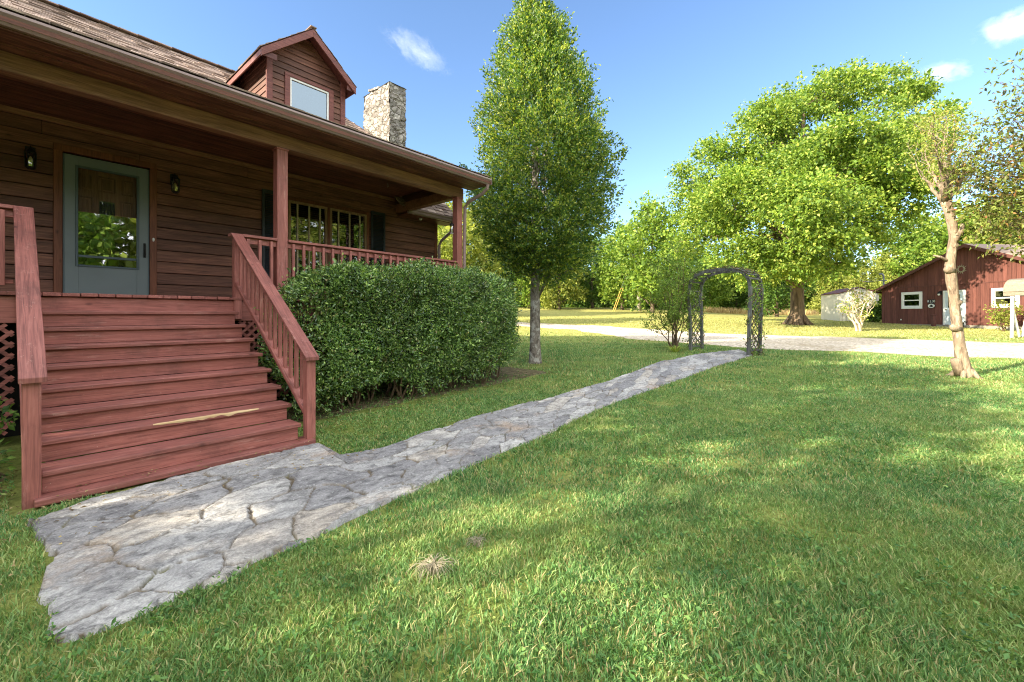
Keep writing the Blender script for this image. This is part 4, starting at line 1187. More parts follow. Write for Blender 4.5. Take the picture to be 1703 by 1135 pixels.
# ------------------------------------------------------------------ wall lanterns, bell, hanging lantern
def wall_lantern(u, z, label, glow):
    t = thing('wall_lantern', label, 'lantern', (u, WALL - .04, z), 'wall lanterns beside the front door')
    y = WALL - .035
    m = MB(); m.box(u - .05, u + .05, y - .02, y, z - .02, z + .16); m.tube([(u, y - .02, z + .13), (u, y - .07, z + .16), (u, y - .11, z + .12)], 0.008, 6); m.build('back_plate', M['black'], t, bevel=0.004)
    c = (u, y - .11, z)
    m = MB()
    m.lathe((c[0], c[1], z + .055), [(.062, 0), (.05, .03), (.018, .06), (.01, .085)], 6)
    m.lathe((c[0], c[1], z - .15), [(.03, -.02), (.052, 0), (.052, .015)], 6)
    for k in range(6):
        a = k * math.pi / 3; m.bar((c[0] + .05 * math.cos(a), c[1] + .05 * math.sin(a), z - .14), (c[0] + .058 * math.cos(a), c[1] + .058 * math.sin(a), z + .06), .008, .008, up=(math.cos(a), math.sin(a), 0))
    m.build('lantern_cage', M['black'], t)
    m = MB(); m.lathe((c[0], c[1], z - .135), [(.045, 0), (.052, .19)], 6); m.build('lantern_glass', M['lens'], t)
    m = MB(); m.lathe((c[0], c[1], z - .13), [(.014, 0), (.014, .05), (.022, .07), (.018, .11), (.006, .135)], 8); m.build('bulb', M['ivory'], t, smooth=True)
wall_lantern(0.236, 3.50, 'black wall lantern on the siding left of the front door, near the photo edge', 0)
wall_lantern(1.831, 3.51, 'black wall lantern on the siding between the front door and the window', 0)
m = MB(); m.lathe((0, 0, 0), [(.016, 0), (.016, .01), (.01, .014)], 12)
bell = m.build('doorbell', M['white']); bell.location = (1.562, WALL - .0605, 2.55); bell.rotation_euler = (R(90), 0, 0); bell.scale = (1, 1.9, 1)
tag(bell, 'small pale oval doorbell on the door casing right of the green storm door', 'doorbell')
def hanging_lantern():
    x, y, z = pv(751.5, 380, 6.85)
    t = thing('hanging_lantern', 'pale glass lantern hanging from the porch eave beside the corner post', 'lantern', (x, y, z))
    m = MB(); m.tube([(x, y, 3.80), (x + .004, y, z + .12)], 0.004, 5); m.lathe((x, y, z + .06), [(.05, 0), (.045, .02), (.015, .06), (.006, .075)], 10); m.build('hanger', M['black'], t)
    m = MB(); m.lathe((x, y, z - .10), [(.03, 0), (.044, .03), (.044, .14), (.03, .16)], 12); m.build('lantern_glass', M['lens'], t, smooth=True)
    m = MB(); m.lathe((x, y, z - .125), [(.02, 0), (.036, .012), (.036, .025)], 10); m.lathe((x, y, z - .09), [(.012, 0), (.012, .1)], 8); m.build('lantern_base', M['white'], t)
def pv(px, py, V):
    L = (px - 851.5) / FPX; rx, ry, rz = CA + SA * L, SA - CA * L, (523 - py) / FPX; t = V / ry
    return (rx * t, V, EYE + rz * t)
hanging_lantern()
m = MB(); x, y, z = pv(645, 297, 7.0); m.tube([(x, y, 3.80), (x, y, 3.76), (x + .015, y, 3.735), (x, y, 3.72), (x - .014, y, 3.735)], .004, 6)
tag(m.build('plant_hook', M['steel']), 'small pale metal hook screwed under the front porch beam', 'hook')

# ------------------------------------------------------------------ hedge
def build_hedge():
    t = thing('hedge', 'clipped dense green evergreen hedge in front of the porch railing', 'hedge', (4.8, 6.0, 0))
    n = 15000
    u0, u1, v0, v1, zt = 2.32, 6.85, 5.38, 6.58, 2.0
    c = np.array([(u0 + u1) / 2, (v0 + v1) / 2, 1.12]); h = np.array([(u1 - u0) / 2, (v1 - v0) / 2, 0.95])
    d = RNG.uniform(-1, 1, (n * 3, 3)); ax = RNG.choice(3, n * 3, p=[0.14, 0.5, 0.36]); sg = np.where(RNG.uniform(size=n * 3) < .5, -1, 1)
    sg = np.where((ax == 1) & (RNG.uniform(size=n * 3) < .75), -1, sg); sg = np.where((ax == 2) & (RNG.uniform(size=n * 3) < .9), 1, sg)
    d[np.arange(n * 3), ax] = sg
    p = 3.6
    q = d / ((np.abs(d) ** p).sum(1, keepdims=True) ** (1 / p))
    nm = unit(np.sign(q) * np.abs(q) ** (p - 1) / h)
    P = c + q * h
    lump = 0.24 * (vnoise(P[:, 0] + P[:, 2] * .7, P[:, 1] * 1.3 + P[:, 2], 1.5, 4) - .5) + 0.16 * (vnoise(P[:, 0] - P[:, 2], P[:, 1] + P[:, 2] * .6, 4.2, 6) - .5)
    P = P + nm * (lump - np.abs(RNG.normal(size=len(P))) * 0.055)[:, None]
    zlow = 0.02 + 0.22 * ss(4.0, 6.8, P[:, 0]) + 0.14 * (vnoise(P[:, 0], P[:, 1], 2.5, 9) - .5)
    # clipped body leans in slightly below
    low = np.clip((0.85 - P[:, 2]) / 0.8, 0, 1); P[:, 1] += low * 0.10 * (nm[:, 1] < 0)
    k = (P[:, 2] > zlow)
    P = P[k][:n]; nm = nm[k][:n]
    D = unit(nm * 0.8 + RNG.normal(size=P.shape) * 0.55 + np.array([0, 0, 0.35]))
    m_ = 1000; xs_ = 2.36 + 3.6 * RNG.uniform(0, 1, m_) ** 1.3; ys_ = v0 + RNG.uniform(.02, .35, m_)
    zs_ = RNG.uniform(.10, .55, m_) + .10 * ss(3.6, 6, xs_); kk = vnoise(xs_, zs_, 2.4, 15) > .34
    P = np.concatenate([P, np.stack([xs_, ys_, zs_], 1)[kk]]); D = np.concatenate([D, unit(RNG.normal(size=(kk.sum(), 3)) * .6 + np.array([0, -.7, .2]))])
    V, F = sprigs(P, D, 0.085, 6, 0.043, 0.021, 0.75, 0.4, 0.22, True)
    sh = np.flatnonzero(RNG.uniform(size=len(P)) < .03)      # stray shoots
    Vs_, Fs_ = sprigs(P[sh], unit(D[sh] + np.array([0, 0, .5])), RNG.uniform(.12, .26, len(sh)), 9, 0.038, 0.018, .6, .4, .06, True)
    V, F = np.concatenate([V, Vs_]), [np.concatenate([F[0], Fs_[0] + len(V)])]
    # inner darker mass so the hedge is not see-through
    m = 4500
    P2 = c + RNG.uniform(-.86, .86, (m, 3)) * h; P2 = P2[P2[:, 2] > 0.4 + 0.2 * ss(3, 7, P2[:, 0])]
    V2, F2 = sprigs(P2, rnd(len(P2)), 0.12, 5, 0.06, 0.035, 1.0, 0.2, 0.3, True)
    me = np_mesh('hedge_foliage', np.concatenate([V, V2]), [np.concatenate([F[0], F2[0] + len(V)])])
    link('foliage', me, M['hedge'], t)
    mb = MB()
    for i in range(46):
        x = random.uniform(u0 + .25, u1 - .2); y = random.uniform(v0 + .3, v1 - .2); b = Vector((x, y, gz(x, y) - .02))
        for k in range(random.randint(1, 3)):
            e = b + Vector((random.uniform(-.25, .25), random.uniform(-.35, .2), random.uniform(.5, 1.0)))
            mb.tube(curved(b, e, 4), [.018, .015, .012, .009, .006], 5, False)
    for i in range(260):                         # bare twigs showing in the face
        x = random.uniform(u0 + .1, u1 - .1); z = random.uniform(.5, 1.95); b = Vector((x, v0 + .12, z)); e = b + Vector((random.uniform(-.14, .14), random.uniform(-.16, -.08), random.uniform(.0, .2)))
        mb.tube(curved(b, e, 3), [.004, .0035, .003, .0015], 3, False)
    mb.build('stems', M['stem'], t)
build_hedge()

# ------------------------------------------------------------------ trees
def lobes_at(lst, d0, rng=random):
    out = []
    for (px, py, rx, ry, dd) in lst:
        d = d0 + dd; k = d / FPX
        out.append((at_dist(px, py, d), (rx * k, rx * k, ry * k)))
    return out

def crown(name, S, D, mat, parent, length, n, L, W, **kw):
    V, F = sprigs(S, D, length, n, L, W, **kw)
    return link(name, np_mesh(name, V, F), mat, parent)

# conical holly by the walk
def holly():
    bx, by, bz = on_ground(890, 604); TREES_BARE.append((bx, by, 0.75))
    d = CA * bx + SA * by; k = d / FPX
    t = thing('holly_tree', 'conical dense evergreen tree with pale grey trunk between hedge and stone walk', 'tree', (bx, by, bz))
    prof = [(468, 20), (455, 55), (430, 95), (390, 118), (340, 131), (290, 132), (240, 124), (200, 110), (150, 86), (100, 64), (65, 46), (38, 28), (20, 13), (10, 4)]
    zz = np.array([EYE + (523 - p[0]) * k for p in prof]); rr = np.array([p[1] * k * .90 for p in prof])
    S = []; D = []
    nb = 780
    zc = zz[0] + (zz[-1] - zz[0]) * RNG.uniform(0, 1, nb * 3); rc = np.interp(zc, zz, rr)
    kp = RNG.uniform(size=len(zc)) < (rc / rr.max()) ** 1.1 + .10
    zc = zc[kp][:nb]; rc = rc[kp][:nb]; tips = []
    for i in range(len(zc)):
        a = RNG.uniform(0, 2 * np.pi); q = RNG.uniform() ** .38
        rad = max(rc[i] - .20, rc[i] * .35) * q * RNG.uniform(.78, 1.06); up = 0.55 + 0.8 * float(ss(3, 8.5, zc[i]))
        c = np.array([bx + rad * math.cos(a), by + rad * math.sin(a), zc[i]]); tips.append(c)
        d_ = unit(np.array([math.cos(a), math.sin(a), up]) + RNG.normal(size=3) * .25)
        L_ = RNG.uniform(.3, .95) * (1.0 if q > .6 else .8); m = int(9 + 9 * L_ / .5)
        f = RNG.uniform(-.35, .62, m)
        side = RNG.normal(size=(m, 3)) * (0.15 * (1.05 - f))[:, None]
        S.append(c + d_ * (f * L_)[:, None] + side); D.append(unit(d_ + side * 2.2 + RNG.normal(size=(m, 3)) * .3))
    S = np.concatenate(S); D = np.concatenate(D)
    of = 0.20 * ss(8.5, 5.0, S[:, 2]); S[:, 0] += SA * of; S[:, 1] -= CA * of
    S[:, 2] = np.maximum(S[:, 2], zz[0] - .1)
    crown('crown', S, D, M['holly'], t, 0.20, 9, 0.066, 0.034, spread=.65, up=.4, jit=.12, round_=True)
    mb = MB()
    tp = [(bx, by, bz - .1), (bx - .0, by, bz + .05), (bx + .0, by, bz + .5), (bx + .01, by + .01, bz + 1.1), (bx, by, bz + 1.8), (bx, by, bz + 3), (bx, by, 5.5), (bx, by, 7.5), (bx, by, 9.2)]
    tr = [.21, .165, .135, .128, .12, .10, .075, .045, .015]
    mb.tube(tp, tr, 14)
    for e in tips[::4]:
        rr_ = math.hypot(e[0] - bx, e[1] - by)
        zb = max(bz + 1.55, e[2] - rr_ * random.uniform(.35, .7)); 
        mb.tube(curved((bx, by, zb), e, 5, 0.03), [.028, .023, .018, .013, .008, .004], 5, False)
    mb.tube([(bx, by, bz + 1.5), tuple(at_dist(915, 455, d)), tuple(at_dist(930, 458, d - .05)), tuple(at_dist(950, 448, d - .05)), tuple(at_dist(975, 425, d))], [.04, .035, .03, .024, .015], 7)
    mb.build('trunk', M['bark'], t, smooth=True)
holly()

def maple():
    b = on_ground(1326, 540); d0 = CA * b[0] + SA * b[1]; TREES_BARE.append((b[0], b[1], 1.0))
    t = thing('maple_tree', 'huge spreading maple tree in bright spring leaf beside the gravel drive', 'tree', b)
    L = [(1308, 196, 56, 44, 0), (1278, 196, 38, 34, 0), (1340, 168, 46, 34, 1), (1395, 160, 52, 38, 1), (1462, 176, 54, 42, 0), (1512, 200, 48, 48, -4), (1265, 238, 52, 50, -1), (1195, 275, 46, 32, 0), (1148, 298, 30, 24, 1), (1205, 335, 62, 50, -2),
         (1300, 280, 80, 60, -4), (1400, 270, 85, 65, -5), (1490, 270, 66, 55, -5.5), (1545, 230, 36, 36, -2.5), (1180, 395, 55, 48, 0), (1280, 380, 70, 60, -5), (1340, 420, 70, 46, -5), (1235, 435, 52, 34, -3),
         (1395, 370, 60, 46, -4), (1505, 330, 56, 44, -5), (1470, 378, 46, 30, -4), (1555, 280, 30, 40, 2), (1432, 136, 28, 20, 1), (1480, 124, 22, 16, 2), (1340, 300, 80, 70, 4), (1440, 260, 80, 70, 5), (1250, 340, 70, 60, 4), (1360, 168, 28, 20, 1), (1160, 345, 36, 30, 1), (1350, 345, 60, 40, -6.5), (1300, 440, 44, 26, -2), (1400, 436, 32, 20, -1)]
    lb = lobes_at(L, d0)
    sb = sub_lobes(lb, 12, 0.36, 0.62)
    S, D = in_ellipsoids(sb, 12500, 0.42, -0.8, 0.1, 0.5)
    crown('crown', S, D, M['maple'], t, 0.60, 13, 0.17, 0.12, spread=.7, up=.9, jit=.16, droop=.3)
    mb = MB(); x, y, z = b
    tp = [(x, y, z - .2), (x, y, z), (x, y, z + .35), (x, y, z + 1.0), (x - .05, y, z + 2.4), (x - .1, y + .05, z + 3.8), (x, y, z + 5.5), (x + .2, y - .2, z + 8), (x + .3, y - .2, z + 11), (x + .4, y - .3, z + 14)]
    tr = [.78, .60, .46, .39, .36, .36, .33, .27, .2, .06]
    mb.tube(tp, tr, 16)
    for k in range(9):
        a = k * 2 * math.pi / 9 + random.uniform(-.2, .2)
        mb.tube([(x + .38 * math.cos(a), y + .38 * math.sin(a), z + .6), (x + .6 * math.cos(a), y + .6 * math.sin(a), z + .12), (x + .95 * math.cos(a), y + .95 * math.sin(a), z - .1)], [.08, .15, .07], 6)
    limbs(mb, tp[4:], tr[4:], [c for c, r in lb], 0.5, S, 5); limbs(mb, tp[5:], tr[5:], [c for c, r in sb[::5]], 0.10, S, 0)
    mb.build('trunk', M['maplebark'], t, smooth=True)
maple()

def crepe():
    b = on_ground(1602, 627); d0 = CA * b[0] + SA * b[1]; TREES_BARE.append((b[0], b[1], 0.8))
    t = thing('crepe_myrtle', 'pale smooth barked small tree with pruned twiggy crown and nearly bare branches', 'tree', b)
    P = lambda x, y, dd=0: Vector(at_dist(x, y, d0 + dd))
    k = d0 / FPX
    mb = MB()
    pts = [(1606, 634, 19), (1604, 622, 15.5), (1600, 600, 13), (1596, 575, 11), (1592, 545, 10), (1588, 515, 9.5), (1586, 490, 9.5), (1582, 465, 11), (1580, 440, 10), (1583, 415, 9.5), (1586, 395, 9), (1584, 375, 9), (1579, 355, 9), (1573, 335, 10)]
    mb.tube([P(x, y) for x, y, r in pts], [r * k * .70 * (1 + .16 * mnoise.noise(Vector((y * .09, 2, 0)))) for x, y, r in pts], 14)
    mb.tube([P(1599, 622), P(1591, 606), P(1587, 597)], [9 * k, 7 * k, 5.5 * k], 10)
    for a in (0.3, 1.5, 2.9, 4.1, 5.3):
        c = P(1605, 627); mb.tube([c + Vector((.1 * math.cos(a), .1 * math.sin(a), .16)), c + Vector((.2 * math.cos(a), .2 * math.sin(a), .02)), c + Vector((.34 * math.cos(a), .34 * math.sin(a), -.05))], [.05, .045, .02], 6)
    for (x, y, ox) in ((1592, 548, -9), (1589, 505, 9), (1582, 452, -9), (1584, 410, 8), (1598, 590, 8)):
        q = P(x, y); mb.tube([q, P(x + ox * .7, y - 3, -.04), P(x + ox * .95, y - 5, -.06)], [.10, .065, .045], 8)
    mb.tube([P(1585, 405), P(1592, 392, -.05), P(1599, 384, -.08), P(1601, 372, -.1)], [6 * k, 5 * k, 4 * k, 2 * k], 8)
    mb.tube([P(1580, 437), P(1565, 428), P(1552, 425)], [3 * k, 2 * k, 1 * k], 6)
    tips = []
    for (x, y, r) in ((1533, 296, 3), (1541, 268, 3), (1556, 246, 3.4), (1570, 236, 3.4), (1585, 240, 3.4), (1600, 250, 3), (1612, 278, 2.6), (1604, 305, 2.6)):
        dd = random.uniform(-.4, .4); e = P(x, y, dd); path = curved(P(1573, 338), e, 4, .03)
        mb.tube(path, [6 * k, r * 1.2 * k, r * .9 * k, r * .6 * k, r * .3 * k], 7)
        for q in range(7):
            i0 = random.randint(1, 4); s0 = path[i0]; sx = 1 if x > 1572 else -1
            e2 = s0 + Vector(P(1572 + sx * random.uniform(-6, 34), 300 - random.uniform(14, 52), dd + random.uniform(-.35, .35)) - P(1572, 300))
            p2 = curved(s0, e2, 4, .03, .10); mb.tube(p2, [.011, .009, .007, .005, .002], 5, False)
            tips.append(p2[-1]); tips.append(p2[3])
            for w in range(3):
                s = p2[random.randint(2, 4)]; e3 = s + Vector((random.uniform(-.3, .3), random.uniform(-.3, .3), random.uniform(.02, .38)))
                mb.tube(curved(s, e3, 3, .05, .15), [.005, .004, .003, .0015], 4, False); tips.append(e3)
    mb.build('trunk', M['myrtle'], t, smooth=True)
    S = np.array([tuple(p) for p in tips]); S = S[(S[:, 2] > 4.15) | (RNG.uniform(size=len(S)) < .3)]; S = np.repeat(S, 3, 0); S = S + RNG.normal(size=S.shape) * .05
    D = unit(RNG.normal(size=S.shape) + [0, 0, .5])
    crown('crown', S, D, M['sparse'], t, 0.13, 4, 0.055, 0.026, spread=.8, jit=.15)
crepe()

def bronze():
    d0 = 8.2; b = w2((1800 - 851.5) / FPX * d0, d0); b = (b[0], b[1], gz(*b))
    t = thing('bronze_leaf_tree', 'tree with thin bronze and olive leaves hanging in from the right edge', 'tree', b)
    L = [(1685, 200, 42, 34, .2), (1665, 262, 36, 26, 0), (1700, 290, 50, 40, .3), (1650, 300, 34, 24, -.1), (1690, 340, 56, 32, -.2), (1640, 338, 30, 22, .2), (1672, 372, 44, 22, 0), (1705, 398, 36, 18, -.3), (1610, 300, 22, 14, .1), (1618, 262, 18, 12, 0), (1695, 150, 20, 16, 0), (1688, 108, 10, 14, .1),
         (1760, 240, 70, 70, .2), (1780, 330, 80, 60, 0), (1840, 260, 80, 90, .5), (1770, 160, 50, 40, .3), (1760, 400, 50, 30, 0)]
    lb = lobes_at(L, d0)
    S, D = in_ellipsoids(lb, 1750, 0.5, -1.0, 0.0, .7)
    crown('crown', S, D, M['bronze'], t, 0.32, 8, 0.085, 0.036, spread=.7, up=.6, jit=.1, droop=.3)
    mb = MB(); x, y, z = b
    tp = [(x, y, z - .1), (x, y, z + .6), (x + .05, y, z + 1.5), (x, y + .05, z + 2.6), (x, y, z + 3.6), (x - .1, y, z + 5)]
    tr = [.17, .13, .12, .1, .08, .03]
    mb.tube(tp, tr, 10)
    limbs(mb, tp[2:], tr[2:], [c for c, r in lb], 0.35, S, 4)
    mb.build('trunk', M['stem'], t, smooth=True)
bronze()

# woodland trees: three kinds, copied
def make_wood_tree(name, kind, leafmat, h, lean_low=0.22, nl=17, ns=900, wide=0.33, cone=False):
    t = thing(name, '', 'tree')
    lobes = []
    for i in range(nl):
        f = (i + .5) / nl
        z = h * (lean_low + (1 - lean_low - .06) * f)
        env = (1 - f * .95) if cone else math.sin(math.pi * min(1, .18 + .80 * f)) ** .7
        rr = wide * h * env * random.uniform(.45, .85); a = i * 2.4 + random.uniform(-.5, .5)
        s = wide * h * random.uniform(.26, .42) * (0.55 + .45 * env)
        lobes.append(((rr * math.cos(a), rr * math.sin(a), z), (s * 1.15, s * 1.15, s * (.8 if not cone else .6))))
    S, D = in_ellipsoids(lobes, ns, 0.42, -.9, .15 if not cone else -.2, .6)
    crown('crown', S, D, M[leafmat], t, 0.9, 10, 0.34, 0.22, spread=.8, up=.6, jit=.2, droop=.1)
    mb = MB(); tp = [(0, 0, -.3), (0, 0, .6), (.05, 0, h * .3), (0, .1, h * .6), (0, 0, h * .93)]; tr = [h * .024, h * .018, h * .015, h * .01, h * .002]
    mb.tube(tp, tr, 8); limbs(mb, tp[1:], tr[1:], [c for c, r in lobes], .4, S, 2)
    mb.build('trunk', M['woodbark'], t, smooth=True)
    return t
def copy_tree(root):
    r = root.copy(); COL.objects.link(r)
    for ch in root.children:
        c = ch.copy(); COL.objects.link(c); c.parent = r
    return r
protos = [make_wood_tree('leafy_tree', 0, 'wood_a', 11, .12), make_wood_tree('leafy_tree', 1, 'wood_b', 10, .08, 15, 800, .36),
          make_wood_tree('leafy_tree', 2, 'wood_c', 12, .10, 18, 950, .30), make_wood_tree('cedar_tree', 3, 'wood_b', 8, .06, 18, 800, .26, True)]
PH = [11, 10, 12, 8]
usedp = [False] * 4
def put(k, x, y, h, rot, label, group):
    o = protos[k] if not usedp[k] else copy_tree(protos[k]); usedp[k] = True
    s = h / PH[k]; o.location = (x, y, gz(x, y)); o.scale = (s, s, s); o.rotation_euler = (0, 0, rot)
    tag(o, label, 'tree', group)
    return o
G = 'trees along the far edge of the lawn'
LB = ['leafy green tree in the wood edge beyond the lawn', 'olive yellow leafy tree in the wood edge beyond the lawn', 'deep green tree in the wood edge beyond the lawn', 'small conical cedar in the wood edge left of the barn']
for (px, d, h, k) in [(825, 37, 8.5, 2), (720, 36, 10, 0), (660, 40, 11, 2), (880, 54, 9, 0), (930, 51, 8.5, 1), (985, 55, 9.5, 2), (1035, 50, 10, 0), (1140, 53, 9.5, 2), (1180, 58, 8.5, 0), (1225, 60, 8.5, 2), (1270, 57, 8.5, 2), (1320, 61, 9, 1), (1365, 58, 7, 2),
                      (1405, 52, 6.6, 3), (1438, 49, 6.2, 1), (1475, 50, 7.2, 3), (1380, 54, 6.4, 3), (1520, 50, 11.5, 0), (1562, 54, 12.5, 1), (1610, 50, 12.8, 0), (1655, 48, 13, 1), (1705, 50, 13.5, 0), (1765, 48, 13, 2), (1840, 46, 13, 0), (1292, 41, 9, 2)]:
    x, y = w2((px - 851.5) / FPX * d, d); put(k, x, y, h, random.uniform(0, 6.3), LB[k], G)
x, y = w2((772 - 851.5) / FPX * 27, 27); put(1, x, y, 8.0, 1.0, 'yellow green leafy tree seen past the porch corner post', None)
x, y = w2((1085 - 851.5) / FPX * 43, 43); put(0, x, y, 11.2, 2.0, 'tall light green tree just behind the utility pole', None)
# shade trees out of the picture on the sun side, and those the door glass mirrors
def shade_tree(slim=1.0, dense=False):
    t = thing('shade_tree', 'shade', 'tree')
    lb = []
    for i in range(26):
        f = (i + .5) / 26; z = 1.6 + 10.4 * f; env = math.sin(math.pi * min(1, .22 + .76 * f)) ** .7; a = i * 2.4 + random.uniform(-.4, .4)
        rr = 3.4 * slim * env * random.uniform(.3, 1); s = 1.5 * slim ** .5 * (1.1 - .45 * f) * random.uniform(.75, 1.15)
        lb.append(((rr * math.cos(a), rr * math.sin(a), z), (s, s, s * .7)))
    S, D = in_ellipsoids([q for q in sub_lobes(lb, 7, .33, .8, (.3, 1.0)) if (q[0][2] < 5.5 and random.random() < .9) or random.random() < (.9 if dense else .39)], 2100, .42, -.9, .15, .6)
    crown('crown', S, D, M['wood_a'], t, 0.7, 11, 0.26, 0.17, spread=.8, up=.6, jit=.2, droop=.1)
    mb = MB(); tp = [(0, 0, -.3), (0, 0, .6), (.05, 0, 3.6), (0, .1, 7), (0, 0, 11.3)]; tr = [.3, .22, .18, .12, .03]
    mb.tube(tp, tr, 8); limbs(mb, tp[1:], tr[1:], [c for c, r in lb], .4, S, 2); mb.build('trunk', M['woodbark'], t, smooth=True)
    return t
protos.append(shade_tree()); PH.append(12); usedp.append(False)
protos.append(shade_tree(.5, True)); PH.append(12); usedp.append(False)
GS = 'tall shade trees left of the house'
for (x, y, h, k) in [(-9.5, 3.0, 11.2, 4), (-11, 10.2, 13.4, 4), (-9.0, -2.5, 9.8, 4), (-13.5, 5.6, 11.0, 4), (-10.2, 13.0, 14.2, 5)]:
    put(k, x, y, h, random.uniform(0, 6), 'tall leafy shade tree standing beyond the left end of the house', GS)
GR = 'trees across the front lawn mirrored in the door glass'
for (x, y, h, k) in [(1.2, -21, 12, 0), (7, -24, 13, 1), (-5, -23, 12, 1), (12.5, -20, 11, 0), (3.5, -27, 12, 1), (-12, -26, 14, 0), (17, -21, 12.5, 1), (22, -20, 12, 0), (27, -17, 12, 1), (31, -12, 11, 0)]:
    put(k, x, y, h, random.uniform(0, 6), 'leafy tree across the front lawn, mirrored in the glass door', GR)

def far_wood():
    n = 13000
    lat = RNG.uniform(-30, 100, n); d = 62 + 8 * vnoise(lat, lat * 0, .12, 2) + RNG.uniform(-3, 3, n)
    top = (3.0 + 5.5 * vnoise(lat, lat * 0, .16, 3)) * np.where((lat > 44) & (lat < 58), .55, 1) + 2.5 * ss(60, 75, lat)
    x = CA * d + SA * lat; y = SA * d - CA * lat
    z = zg(x, y) + top * RNG.uniform(0, 1, n) ** 1.3
    S = np.stack([x, y, z], 1); D = unit(rnd(n) + [0, 0, .2])
    V, F = sprigs(S, D, 1.1, 7, 0.5, 0.32, .8, .6, .3)
    tag(link('far_woodland', np_mesh('far_woodland', V, F), M['wood_c']), 'dense woodland undergrowth behind the trees beyond the lawn', 'woodland', kind='stuff')
far_wood()

# ------------------------------------------------------------------ shrubs
def stem_shrub(name, label, cat, base, tops, leafmat, stemmat, r, L, W, nsub, per, slen, n=7, bare=0.3, group=None):
    t = thing(name, label, cat, base, group); mb = MB(); S = []
    for e in tops:
        p = curved(Vector(base) + Vector((random.uniform(-.1, .1), random.uniform(-.1, .1), -.03)), e, 6, .02, .06)
        mb.tube(p, [r * (1 - .8 * i / 6) for i in range(7)], 6, False)
        for q in range(nsub):
            i = random.randint(2, 6); s = p[i]; e2 = s + Vector((random.uniform(-1, 1), random.uniform(-1, 1), random.uniform(.1, 1.1))) * slen
            mb.tube(curved(s, e2, 3, .02, .1), [r * .3, r * .25, r * .18, r * .08], 4, False)
            for w in range(per): S.append(s.lerp(e2, random.uniform(bare, 1.05)))
    mb.build('stems', M[stemmat], t, smooth=True)
    S = np.array([tuple(p) for p in S]) + RNG.normal(size=(len(S), 3)) * .05
    crown('foliage', S, unit(rnd(len(S)) + [0, 0, .5]), M[leafmat], t, L * 3, n, L, W, spread=.8, jit=.15)
    return t
b = on_ground(1124, 583); d0 = CA * b[0] + SA * b[1]
tops = [at_dist(px, py, d0 + dd) for px, py, dd in [(1090, 500, .2), (1098, 460, 0), (1112, 435, -.2), (1126, 420, .1), (1140, 425, -.1), (1150, 455, .2), (1082, 535, 0), (1108, 480, -.4), (1135, 470, .5), (1120, 450, .4), (1148, 500, 0)]]
stem_shrub('rose_shrub', 'tall loose arching shrub growing against the left side of the arbor', 'shrub', b, tops, 'shrub', 'stem', .022, .055, .032, 11, 9, .5, 7, .2)
def clump(name, label, cat, c, n, h, mat, w=.02, spread=.3):
    V = []; F = []; off = 0
    for i in range(n):
        a = random.uniform(0, 6.28); r = random.uniform(0, .1); L = h * random.uniform(.6, 1.2); o = spread * random.uniform(.5, 1.3)
        ca, sa = math.cos(a), math.sin(a)
        for j in range(5):
            t = j / 4; x = c[0] + ca * (r + o * t); y = c[1] + sa * (r + o * t); z = c[2] + L * (t * 1.6 - t * t * 1.1)
            ww = w * (1 - t) ** .6 if j < 4 else .001
            V += [(x - sa * ww, y + ca * ww, z), (x + sa * ww, y - ca * ww, z)]
        F += [(off + 2 * j, off + 2 * j + 1, off + 2 * j + 3, off + 2 * j + 2) for j in range(4)]; off += 10
    tag(link(name, np_mesh(name, np.array(V), [np.array(F)]), M[mat]), label, cat)
clump('lily_clump', 'low clump of strappy leaves at the foot of the arbor', 'plant', on_ground(1122, 586), 70, .32, 'sparse', .012, .34)
b = on_ground(1427, 551); d0 = CA * b[0] + SA * b[1]
tops = [at_dist(px, py, d0 + dd) for px, py, dd in [(1400, 505, .3), (1408, 490, -.3), (1420, 480, 0), (1430, 478, .4), (1442, 484, -.2), (1452, 498, .2), (1412, 515, .1), (1448, 515, 0)]]
stem_shrub('pale_stem_shrub', 'small open shrub with whitish forked stems in front of the white shed', 'shrub', b, tops, 'sparse', 'palestem', .06, .09, .06, 7, 3, .45, 5, .4)
b = at_dist(1672, 548, 22.5); b = (b[0], b[1], gz(b[0], b[1])); d0 = 22.5
tops = [at_dist(px, py, d0) for px, py in [(1655, 520), (1664, 512), (1672, 516), (1682, 522), (1660, 532), (1690, 520)]]
stem_shrub('rose_bush', 'small leafy bush against the barn wall behind the canopy swing', 'shrub', b, tops, 'wood_b', 'stem', .02, .11, .07, 6, 4, .3, 6)
b = at_dist(1452, 540, 31.5); b = (b[0], b[1], gz(b[0], b[1]))
tops = [at_dist(px, py, 31.5) for px, py in [(1448, 522), (1455, 520), (1460, 524), (1444, 528)]]
stem_shrub('green_bush', 'rounded dark green bush between the white shed and the barn', 'shrub', b, tops, 'wood_c', 'stem', .02, .2, .13, 8, 5, .45, 7, .1)
for (x, y, h, lab) in [(-.35, 5.5, .42, 'dark leafy weed under the lattice left of the stairs'), (-.3, 5.0, .22, 'small bright green seedling beside the left stair post'), (-.7, 5.7, .5, 'broad dark green plant at the foot of the lattice, photo edge')]:
    tops = [Vector((x, y, h)) + Vector((random.uniform(-.3, .3), random.uniform(-.25, .2), random.uniform(-.12, .1))) for _ in range(7)]
    stem_shrub('weed_plant', lab, 'plant', (x, y, 0), tops, 'wood_c', 'stem', .006, .055, .034, 5, 3, .12, 5)

